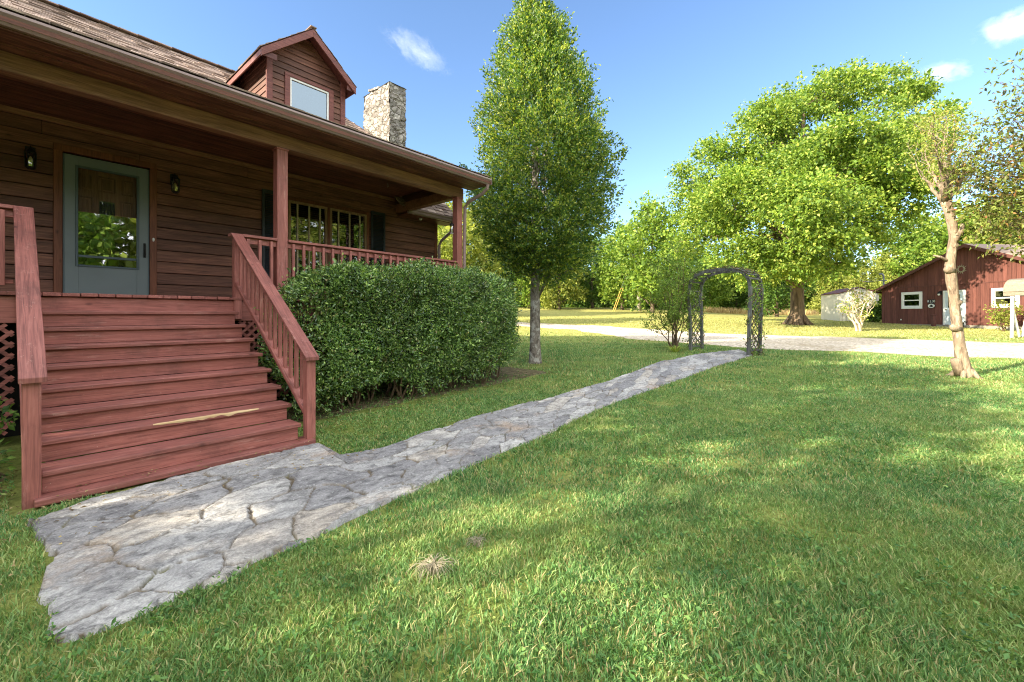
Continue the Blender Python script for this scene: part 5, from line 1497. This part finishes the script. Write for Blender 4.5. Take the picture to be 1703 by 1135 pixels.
# dead grass tuft in the lawn
def tuft(px, py, n, h, label):
    c = on_ground(px, py); mb = MB()
    for i in range(n):
        a = random.uniform(0, 6.28); r = h * random.uniform(.5, 1.4); p0 = Vector((c[0] + random.uniform(-.015, .015), c[1] + random.uniform(-.015, .015), c[2]))
        p = [p0, p0 + Vector((math.cos(a) * r * .3, math.sin(a) * r * .3, h * .75)), p0 + Vector((math.cos(a) * r * .7, math.sin(a) * r * .7, h * .8)), p0 + Vector((math.cos(a) * r * 1.1, math.sin(a) * r * 1.1, h * random.uniform(.2, .6)))]
        mb.tube(p, [.0014, .0013, .0012, .0008], 3, False)
    tag(mb.build('dead_tuft', M['straw']), label, 'grass tuft')
tuft(722, 956, 90, .085, 'larger grey brown tuft of dead grass stalks in the near lawn')
tuft(795, 908, 36, .05, 'smaller grey brown tuft of dead stalks in the lawn, farther off')

# tall dry grass at the wood edge
n = 2600; lat = RNG.uniform(22.0, 34, n); d = RNG.uniform(47, 51, n)
x = CA * d + SA * lat; y = SA * d - CA * lat
V, F = leaf_geo(np.stack([x, y, zg(x, y)], 1), unit(np.stack([RNG.normal(size=n) * .25, RNG.normal(size=n) * .25, np.ones(n)], 1)), RNG.uniform(.35, .85, n), np.full(n, .06))
tag(link('dry_grass', np_mesh('dry_grass', V, F), M['tanstraw']), 'strip of tall pale dry grass at the wood edge', 'grass', kind='stuff')

# ------------------------------------------------------------------ arbor
def arbor():
    A = Vector(on_ground(1147, 583)); B = Vector(on_ground(1247, 593))
    w = (B - A); w.z = 0; W = w.length; ux = w.normalized(); uy = Vector((-ux.y, ux.x, 0)); uy = uy if uy.dot(Vector((CA, SA, 0))) > 0 else -uy
    zb = min(A.z, B.z)
    t = thing('garden_arbor', 'weathered grey wooden arched garden arbor over the end of the stone walk', 'arbor', ((A.x + B.x) / 2, (A.y + B.y) / 2, zb))
    dep = 0.66; sp = 1.98; rise = 0.56; pw = 0.085
    P = lambda a, b, z: Vector((A.x, A.y, zb)) + ux * a + uy * b + Vector((0, 0, z))
    for a in (0, W):
        for b in (0, dep):
            m = MB(); lean = -0.02 if a == 0 else 0.02
            m.bar(P(a - lean * 2, b, -.1), P(a + lean, b, sp), pw, pw, up=ux); m.build('post', M['arborwood'], t, bevel=0.006)
    for b in (-.005, dep + .005):
        m = MB(); n = 18; pts = []
        for i in range(n + 1):
            th = math.pi * i / n; ex = 0.75
            cx = math.copysign(abs(math.cos(th)) ** ex, math.cos(th)); sz = math.sin(th) ** ex
            pts.append(P(W / 2 - cx * W / 2, b, sp - .02 + rise * sz))
        for i in range(n): m.bar(pts[i], pts[i + 1], .045, .085, up=(pts[i + 1] - pts[i]).cross(uy), over=.008)
        m.build('arch_rib', M['arborwood'], t)
    m = MB()
    for i in range(1, 12):
        th = math.pi * i / 12; cx = math.copysign(abs(math.cos(th)) ** .75, math.cos(th)); sz = math.sin(th) ** .75
        m.bar(P(W / 2 - cx * (W / 2 + .02), -.04, sp + rise * sz + .03), P(W / 2 - cx * (W / 2 + .02), dep + .04, sp + rise * sz + .03), .05, .02, up=ux * -cx + Vector((0, 0, sz + .01)))
    m.build('arch_slats', M['arborwood'], t)
    for a in (0.0, W):
        m = MB(); hh = 1.75; s = .22
        for sg in (1, -1):
            c = -hh
            while c < dep + hh:
                pts = []
                z0 = .15; lo = max(0, (0 - c) / sg if sg > 0 else (c - dep)); hi = min(hh, (dep - c) / sg if sg > 0 else c)
                if hi - lo > .08: m.bar(P(a + .012 * sg, c + sg * lo, z0 + lo), P(a + .012 * sg, c + sg * hi, z0 + hi), .024, .012, up=ux)
                c += s
        m.bar(P(a, 0, .16), P(a, dep, .16), .05, .04); m.bar(P(a, 0, 1.93), P(a, dep, 1.93), .05, .04)
        m.build('lattice_panel', M['arborwood'], t)
    v = thing('climbing_vine', 'thin leafy vine twining up the arbor posts and over its arch', 'vine', P(W, dep, 0))
    m = MB(); S = []
    def twine(a, b, ph, full):
        pts = []
        for i in range(40):
            z = 2.0 * i / 39; pts.append(P(a + .07 * math.cos(i * .55 + ph) + random.uniform(-.03, .03), b + .12 * math.sin(i * .55 + ph) + random.uniform(-.05, .05), z))
        if full:
            for i in range(1, 16):
                th = math.pi * i / 18 if a == 0 else math.pi * (18 - i) / 18
                cx = math.copysign(abs(math.cos(th)) ** .75, math.cos(th)); pts.append(P(W / 2 - cx * W / 2 + random.uniform(-.06, .06), b + random.uniform(-.12, .12), sp + rise * math.sin(th) ** .75 + random.uniform(.02, .10)))
        m.tube(pts, .011, 5, False)
        for p in pts:
            if random.random() < .75: S.append(p)
        return pts
    for k in range(5): twine(W, dep * k / 4, k * 1.7, k % 2 == 0)
    for k in range(4): twine(0, dep * k / 3, k * 2.1 + 1, k % 2 == 1)
    m.build('vine_stems', M['stem'], v, smooth=True)
    S = np.array([tuple(p) for p in S]); S = np.repeat(S, 2, 0) + RNG.normal(size=(len(S) * 2, 3)) * .05
    crown('foliage', S, unit(rnd(len(S)) + [0, 0, .3]), M['shrub'], v, .12, 4, .05, .032, spread=.9, jit=.2)
arbor()

# ------------------------------------------------------------------ barn (red outbuilding)
def barn():
    D0 = 30.5; lat0 = 26.07
    o = w2(lat0, D0); e = Vector((*[a - b for a, b in zip(w2(lat0 + .108, D0 - .994), o)], 0)).normalized()
    inn = Vector((-e.y, e.x, 0)); rt = Vector((SA, -CA, 0)); inn = inn if inn.dot(rt) > 0 else -inn
    MW = Matrix(((e.x, inn.x, 0, o[0]), (e.y, inn.y, 0, o[1]), (0, 0, 1, 0), (0, 0, 0, 1)))
    PK, PZ, EZ, Wd, LG = 5.31, 5.40, 3.12, 10.62, 9.0
    t = thing('red_barn', 'low barn red gabled outbuilding with white trimmed windows and door', 'barn', MW @ Vector((PK, 0, .5)))
    gl = lambda x: EZ + (PZ - EZ) * (1 - abs(x - PK) / PK)
    mb = MB(MW); x = 0.0; step = 0.203
    holes = [(1.40, 2.71, 1.71, 2.81), (3.95, 5.14, .70, 2.79), (6.40, 7.62, 1.71, 2.79)]
    while x < Wd - .01:
        x1 = min(x + step, Wd); xm = (x + x1) / 2
        segs = [(.72, 3.16)]
        for (a, b, c, d) in holes:
            if x1 > a and x < b:
                ns = []
                for s0, s1 in segs:
                    if s0 < c: ns.append((s0, min(s1, c)))
                    if s1 > d: ns.append((max(s0, d), s1))
                segs = ns
        for s0, s1 in segs: mb.box(x + .007, x1 - .007, -.03, 0, s0, s1)
        za, zb = gl(x) - .02, gl(x1) - .02
        if min(za, zb) > 3.22: mb.hexa([(x + .007, -.045, 3.17), (x1 - .007, -.045, 3.17), (x1 - .007, -.014, 3.17), (x + .007, -.014, 3.17), (x + .007, -.045, za), (x1 - .007, -.045, zb), (x1 - .007, -.014, zb), (x + .007, -.014, za)])
        x = x1
    mb.build('siding', M['barn'], t)
    mb = MB(MW)
    mb.prism([(.02, .001, .3), (Wd - .02, .001, .3), (Wd - .02, .001, EZ), (PK, .001, PZ - .05), (.02, .001, EZ)], (0, .1, 0))
    mb.box(.0, .1, .102, LG, .3, EZ); mb.box(Wd - .1, Wd, .102, LG, .3, EZ); mb.box(0, Wd, LG, LG + .1, .3, EZ)
    mb.build('barn_wall', M['barntrim'], t)
    mb = MB(MW); mb.box(.05, Wd - .05, -.012, .0, .2, .715); mb.build('foundation', M['concrete'], t)
    mb = MB(MW)
    for s in (-1, 1):
        xe = PK + s * (PK + .35); ze = gl(0) - .35 * (PZ - EZ) / PK
        a = [(xe, -.35, ze), (PK, -.35, PZ), (PK, LG + .3, PZ), (xe, LG + .3, ze)]
        mb.hexa(a + [(p[0], p[1], p[2] + .06) for p in a])
    mb.build('barn_roof', M['shingle'], t)
    mb = MB(MW)
    for s in (-1, 1):
        xe = PK + s * (PK + .36); ze = gl(0) - .36 * (PZ - EZ) / PK
        y0 = -.385 if s < 0 else -.383
        mb.hexa([(xe, y0, ze - .14), (PK, y0, PZ - .14), (PK, -.352, PZ - .14), (xe, -.352, ze - .14), (xe, y0, ze + .045), (PK, y0, PZ + .045), (PK, -.352, PZ + .045), (xe, -.352, ze + .045)])
    mb.box(-.01, Wd, -.05, -.031, 3.12, 3.168)
    mb.box(-.36, -.33, -.34, LG, EZ - .28, EZ - .16)
    mb.build('barge_board', M['barntrim'], t)
    def win(a, b, c, d):
        m = MB(MW)
        fw = .17
        for q in ((a, a + fw, c, d), (b - fw, b, c, d), (a + fw, b - fw, c, c + fw), (a + fw, b - fw, d - fw, d)): m.box(q[0], q[1], -.06, .01, q[2], q[3])
        w = m.build('window', M['white'], t, bevel=.01)
        zm = (c + d) / 2; m = MB(MW); m.box(a + fw, b - fw, -.045, .005, zm - .035, zm + .035); m.box(a + fw, b - fw, -.03, .006, c + fw, c + fw + .03); m.build('window_frame', M['white'], w)
        m = MB(MW); m.box(a + fw, b - fw, -.018, -.014, c + fw, d - fw); m.build('window_pane', M['barnglass'], w)
    win(*holes[0]); win(*holes[2])
    a, b, c, d = holes[1]; m = MB(MW)
    for q in ((a, a + .1, c, d), (b - .1, b, c, d), (a + .1, b - .1, d - .09, d)): m.box(q[0], q[1], -.06, .01, q[2], q[3])
    dr = m.build('door', M['white'], t)
    m = MB(MW); m.box(a + .1, b - .1, -.035, .0, c + .02, d - .09)
    for (p0, p1, q0, q1) in ((a + .24, a + .52, c + .2, c + .85), (b - .52, b - .24, c + .2, c + .85)): m.box(p0, p1, -.045, -.034, q0, q1)
    m.build('door_leaf', M['doorblue'], dr)
    m = MB(MW); m.box(a + .28, b - .28, -.05, -.04, c + 1.05, d - .26); m.build('door_light', M['barnglass'], dr)
    m = MB(MW); m.lathe((a + .17, -.06, c + .95), [(.03, -.02), (.035, 0), (.02, .02)], 8); m.build('handle', M['brass'], dr)
    m = MB(MW); m.box(a - .1, b + .15, -.75, -.014, .3, .60); m.build('step', M['concrete'], t, bevel=.02)
    m = MB(MW); m.box(1.32, 1.40, -.04, -.03, .95, 1.03); m.build('outlet_cover', M['white'], t)
    # things fixed to the wall
    def P(x, y, z): return MW @ Vector((x, y, z))
    lt = thing('barn_lamp', 'small dark wall lamp with pale globe beside the barn door', 'lamp', P(3.82, -.05, 2.6))
    m = MB(MW); m.box(3.76, 3.88, -.06, -.03, 2.55, 2.78); m.tube([(3.82, -.06, 2.72), (3.82, -.16, 2.76), (3.82, -.18, 2.7)], .02, 6); m.lathe((3.82, -.18, 2.62), [(.09, 0), (.07, .05), (.03, .1)], 8); m.build('bracket', M['black'], lt)
    m = MB(MW); m.lathe((3.82, -.18, 2.50), [(.02, 0), (.06, .04), (.06, .1), (.03, .13)], 8); m.build('globe', M['white'], lt, smooth=True)
    s = thing('wall_sign', 'dark plaque with white lettering above an oval white emblem on the barn wall', 'sign', P(3.28, -.05, 2.0))
    m = MB(MW); m.box(3.06, 3.50, -.05, -.03, 2.04, 2.28); m.build('plaque', M['black'], s)
    n = 20; ov = lambda rx, rz, y: [(3.28 + rx * math.cos(2 * math.pi * i / n), y, 1.88 + rz * math.sin(2 * math.pi * i / n)) for i in range(n)]
    m = MB(MW); m.prism(ov(.23, .16, -.05), (0, .02, 0)); m.build('oval_rim', M['black'], s)
    m = MB(MW); m.prism(ov(.20, .13, -.056), (0, .005, 0)); m.build('oval_plate', M['white'], s)
    m = MB(MW); m.prism([(3.16, -.06, 1.86), (3.22, -.06, 1.90), (3.25, -.06, 1.95), (3.33, -.06, 1.95), (3.35, -.06, 1.91), (3.42, -.06, 1.86), (3.38, -.06, 1.83), (3.3, -.06, 1.80), (3.2, -.06, 1.83)], (0, .003, 0)); m.build('emblem', M['black'], s)
    cu = bpy.data.curves.new('lettering', 'FONT'); cu.body = 'R L 30'; cu.size = .2; cu.align_x = 'CENTER'; cu.align_y = 'CENTER'; cu.extrude = .002
    ob = bpy.data.objects.new('tmp', cu); COL.objects.link(ob); dg = bpy.context.evaluated_depsgraph_get()
    me = bpy.data.meshes.new_from_object(ob.evaluated_get(dg)); bpy.data.objects.remove(ob)
    TM = MW @ Matrix.Translation((3.28, -.053, 2.16)) @ Matrix.Rotation(R(90), 4, 'X') @ Matrix.Diagonal((.85, 1, 1, 1)); me.transform(TM)
    me.materials.clear(); link('lettering', me, M['white'], s)
    m = MB(MW); cx, cz = 4.93, 4.02
    k = 14
    for i in range(k):
        a0 = 2 * math.pi * i / k; r1 = .17; r2 = .33 if i % 2 else .27
        m.prism([(cx + r1 * math.cos(a0 - .16), -.06, cz + r1 * math.sin(a0 - .16)), (cx + r2 * math.cos(a0 + .1), -.06, cz + r2 * math.sin(a0 + .1)), (cx + r1 * math.cos(a0 + .16), -.06, cz + r1 * math.sin(a0 + .16))], (0, .012, 0))
    ring = [(cx + .16 * math.cos(2 * math.pi * i / 24), -.055, cz + .16 * math.sin(2 * math.pi * i / 24)) for i in range(25)]
    m.tube(ring, .03, 6, False)
    tag(m.build('sun_ornament', M['straw']), 'pale metal sun with pointed rays on the barn gable', 'ornament')
    m = MB(MW); m.bar((3.78, -.5, .3), (3.78, -.5, 1.30), .17, .17, up=(1, 0, 0)); m.bar((3.78, -.5, 1.27), (3.78, -.5, 1.34), .24, .24, up=(1, 0, 0))
    tag(m.build('wooden_post', M['barntrim'], bevel=.01), 'short dark red wooden post standing left of the barn door', 'post')
    m = MB(MW); m.tube([(5.35, -.45, .4), (5.35, -.45, .85), (5.42, -.45, .93), (5.5, -.45, .88)], .025, 6); m.tube([(5.35, -.45, .82), (5.27, -.45, .9)], .02, 6)
    tag(m.build('black_stake', M['black']), 'little black forked stake right of the barn door step', 'stake')
    # service mast behind the left eave
    m = MB(MW); m.tube([(-.45, .6, .3), (-.45, .6, 4.15)], .05, 8); m.tube([(-.45, .6, 4.1), (-.5, .5, 4.25), (-.62, .4, 4.22)], .07, 8); m.box(-.62, -.25, .55, .65, 3.72, 3.8); m.bar((-.3, .6, 3.76), (-1.9, .4, 3.80), .05, .05)
    tag(m.build('service_mast', M['steel']), 'grey metal service mast with curved cap above the left barn eave', 'mast')
M['barnglass'] = glassy('barn_glass', 0.12, (0.08, 0.1, 0.1, 1))
M['doorblue'] = plain('pale_blue_door', srgb(196, 208, 214), 0.5, 0.05)
barn()

def white_shed():
    d = 33.0; a = w2((1396 - 851.5) / FPX * d, d); b = w2((1462 - 851.5) / FPX * (d - .6), d - .6)
    a = Vector((*a, 0)); b = Vector((*b, 0)); e = (b - a).normalized(); inn = Vector((-e.y, e.x, 0)); inn = inn if inn.dot(Vector((CA, SA, 0))) > 0 else -inn
    W = (b - a).length; z0 = gz(a.x, a.y) - .1
    MW = Matrix(((e.x, inn.x, 0, a.x), (e.y, inn.y, 0, a.y), (0, 0, 1, z0), (0, 0, 0, 1)))
    t = thing('white_shed', 'small white metal garden shed with low gable left of the barn', 'shed', MW @ Vector((W / 2, 0, 0)))
    m = MB(MW); H, PKx, PH_ = 2.18, W * .52, 2.62
    x = 0
    while x < W - .01:
        x1 = min(x + .22, W); g = lambda q: H + (PH_ - H) * (1 - abs(q - PKx) / (W * .52))
        m.hexa([(x, -.02, .1), (x1 - .02, -.02, .1), (x1 - .02, .02, .1), (x, .02, .1), (x, -.02, g(x)), (x1 - .02, -.02, g(x1)), (x1 - .02, .02, g(x1)), (x, .02, g(x))]); x = x1
    m.box(0, W, .021, .03, .1, H); m.box(0, .03, .03, 3, .1, H); m.box(W - .03, W, .03, 3, .1, H); m.box(0, W, 3, 3.03, .1, H)
    m.build('shed_wall', M['shedwhite'], t)
    m = MB(MW)
    for s in (-1, 1):
        xe = -.06 if s < 0 else W + .06; a4 = [(xe, -.1, H), (PKx, -.1, PH_ + .02), (PKx, 3.1, PH_ + .02), (xe, 3.1, H)]; m.hexa(a4 + [(p[0], p[1], p[2] + .06) for p in a4])
    m.build('shed_roof', M['barntrim'], t)
    m = MB(MW); m.box(W * .64, W * .97, -.06, -.021, .9, 1.05); m.box(W * .62, W * .64, -.05, -.021, .1, 1.9); m.build('door_track', M['steel'], t)
white_shed()

def swing():
    d = 18.6; o = w2((1684 - 851.5) / FPX * d, d); zb = gz(*o)
    e = Vector((*[a - b for a, b in zip(w2(.35, -.94), (0, 0))], 0)).normalized(); inn = Vector((-e.y, e.x, 0)); inn = inn if inn.dot(Vector((SA, -CA, 0))) > 0 else -inn
    MW = Matrix(((e.x, inn.x, 0, o[0]), (e.y, inn.y, 0, o[1]), (0, 0, 1, zb), (0, 0, 0, 1)))
    t = thing('canopy_swing', 'white framed garden swing with curved weathered canopy in front of the barn', 'swing', MW @ Vector((1, .6, 0)))
    Wd, Dp = 2.1, 1.25
    for x in (0, Wd):
        for y0, y1 in ((-.05, .0), (Dp + .05, Dp)):
            m = MB(MW); m.bar((x, y0, -.05), (x, y1, 1.92), .09, .09, up=(1, 0, 0)); m.build('post', M['white'], t)
        m = MB(MW); m.bar((x, .0, 1.25), (x + .02, .5, .02), .07, .07, up=(1, 0, 0)); m.bar((x, Dp, 1.25), (x + .02, Dp - .5, .02), .07, .07, up=(1, 0, 0)); m.build('brace', M['white'], t)
    m = MB(MW); n = 12
    for i in range(n):
        th0 = math.pi * i / n; th1 = math.pi * (i + 1) / n; c = Dp / 2; r = Dp / 2 + .10
        p = [(x, c - r * math.cos(th), 1.95 + .58 * math.sin(th)) for x in (-.25, Wd + .25) for th in (th0, th1)]
        q = [p[0], p[2], p[3], p[1]]; m.hexa(q + [(a[0], c + (a[1] - c) * 1.03, a[2] + .025) for a in q])
    for y in (-.10, Dp + .07): m.box(-.25, Wd + .25, y, y + .03, 1.80, 1.97)
    m.build('canopy', M['canopy'], t)
    m = MB(MW)
    for k in range(6): m.box(.25, Wd - .25, .35 + k * .09, .42 + k * .09, .45, .475)
    for k in range(5): m.box(.25, Wd - .25, .90 + k * .012, .925 + k * .012, .55 + k * .1, .62 + k * .1)
    m.build('seat', M['white'], t)
    m = MB(MW)
    for x in (.28, Wd - .28):
        for y in (.37, .95): m.tube([(x, y, .47), (x, Dp / 2, 1.93)], .01, 5)
    m.build('chain', M['steel'], t)
swing()

# ------------------------------------------------------------------ utility pole
def pole():
    b = on_ground(1063, 518); d = CA * b[0] + SA * b[1]
    t = thing('utility_pole', 'pale wooden utility pole at the wood edge beyond the lawn', 'pole', b)
    h = 9.0; m = MB(); m.tube([(b[0], b[1], b[2] - .2), (b[0], b[1], b[2] + 4), (b[0], b[1], b[2] + h)], [.24, .21, .16], 10); m.build('shaft', M['polewood'], t, smooth=True)
    m = MB(); r = Vector((SA, -CA, 0)); c = Vector((b[0], b[1], b[2] + h - .6)); m.bar(c - r * 1.0, c + r * 1.0, .1, .12); m.build('crossarm', M['polewood'], t)
    for k, px in enumerate((1019, 1022)):
        g = Vector(on_ground(px, 518.5)); top = Vector((b[0], b[1], b[2] + h - 1.2 - k * .7)); dirv = (top - g).normalized()
        gw = thing('guy_wire', 'yellow guarded guy wire slanting up to the utility pole' if k == 0 else 'second yellow guarded guy wire, the one nearer the utility pole', 'guy wire', g)
        q = MB(); q.tube([g, g + dirv * 2.7], .04, 6); q.build('wire_guard', M['yellow'], gw)
        q = MB(); q.tube([g, top], .012, 5); q.build('wire', M['steel'], gw)
pole()

# ------------------------------------------------------------------ clouds
def cloud_mat(name, dens, seed, stretch):
    k = NT(name)
    gen = k.n('ShaderNodeTexCoord').outputs['Object']
    r = k.n('ShaderNodeVectorMath', {0: gen}, operation='LENGTH').outputs['Value']
    mp = k.n('ShaderNodeMapping', {'Vector': gen, 'Scale': stretch, 'Location': (seed, seed * 2.1, 0)}).outputs[0]
    nz = k.noise(1.7, mp, 6, 0.62, 0.6)
    v = k.math('SUBTRACT', k.math('MULTIPLY', nz, 2.4), k.math('ADD', k.math('MULTIPLY', k.math('POWER', r, 2.0), 1.15), 0.62))
    v = k.math('MULTIPLY', k.math('MAXIMUM', v, 0.0), dens)
    vol = k.n('ShaderNodeVolumePrincipled', {'Color': (1, 1, 1, 1), 'Density': v, 'Anisotropy': 0.2})
    return k.done(vol.outputs[0], True)
def cloud(px, py, rx, ry, tilt, label, dens, seed, stretch=(1.3, 1.3, 1.0)):
    d = 900.0; k = d / FPX
    bm = bmesh.new(); bmesh.ops.create_icosphere(bm, subdivisions=3, radius=1.0)
    me = bpy.data.meshes.new('cloud'); bm.to_mesh(me); bm.free()
    o = link('cloud', me, cloud_mat('cloud_vapour', dens, seed, stretch))
    o.location = at_dist(px, py, d); o.scale = (rx * k, rx * k * .7, ry * k)
    o.rotation_euler = Matrix.Rotation(HEAD - R(90), 3, 'Z').to_4x4().to_quaternion().to_matrix().to_euler()
    o.rotation_euler.rotate_axis('Y', R(tilt))
    tag(o, label, 'cloud')
cloud(694, 86, 84, 21, 27, 'thin wispy slanting cloud above the stone chimney', 0.0065, 1.3, (2.4, 1.3, 1.2))
cloud(1571, 121, 52, 20, 4, 'small flat white cloud just right of the maple top', 0.018, 4.7)
cloud(1690, 42, 74, 34, -8, 'puffy white cloud in the upper right corner', 0.018, 8.2)
cloud(1420, 128, 34, 16, 0, 'small white cloud half hidden behind the maple top', 0.018, 2.2)

build_grass()
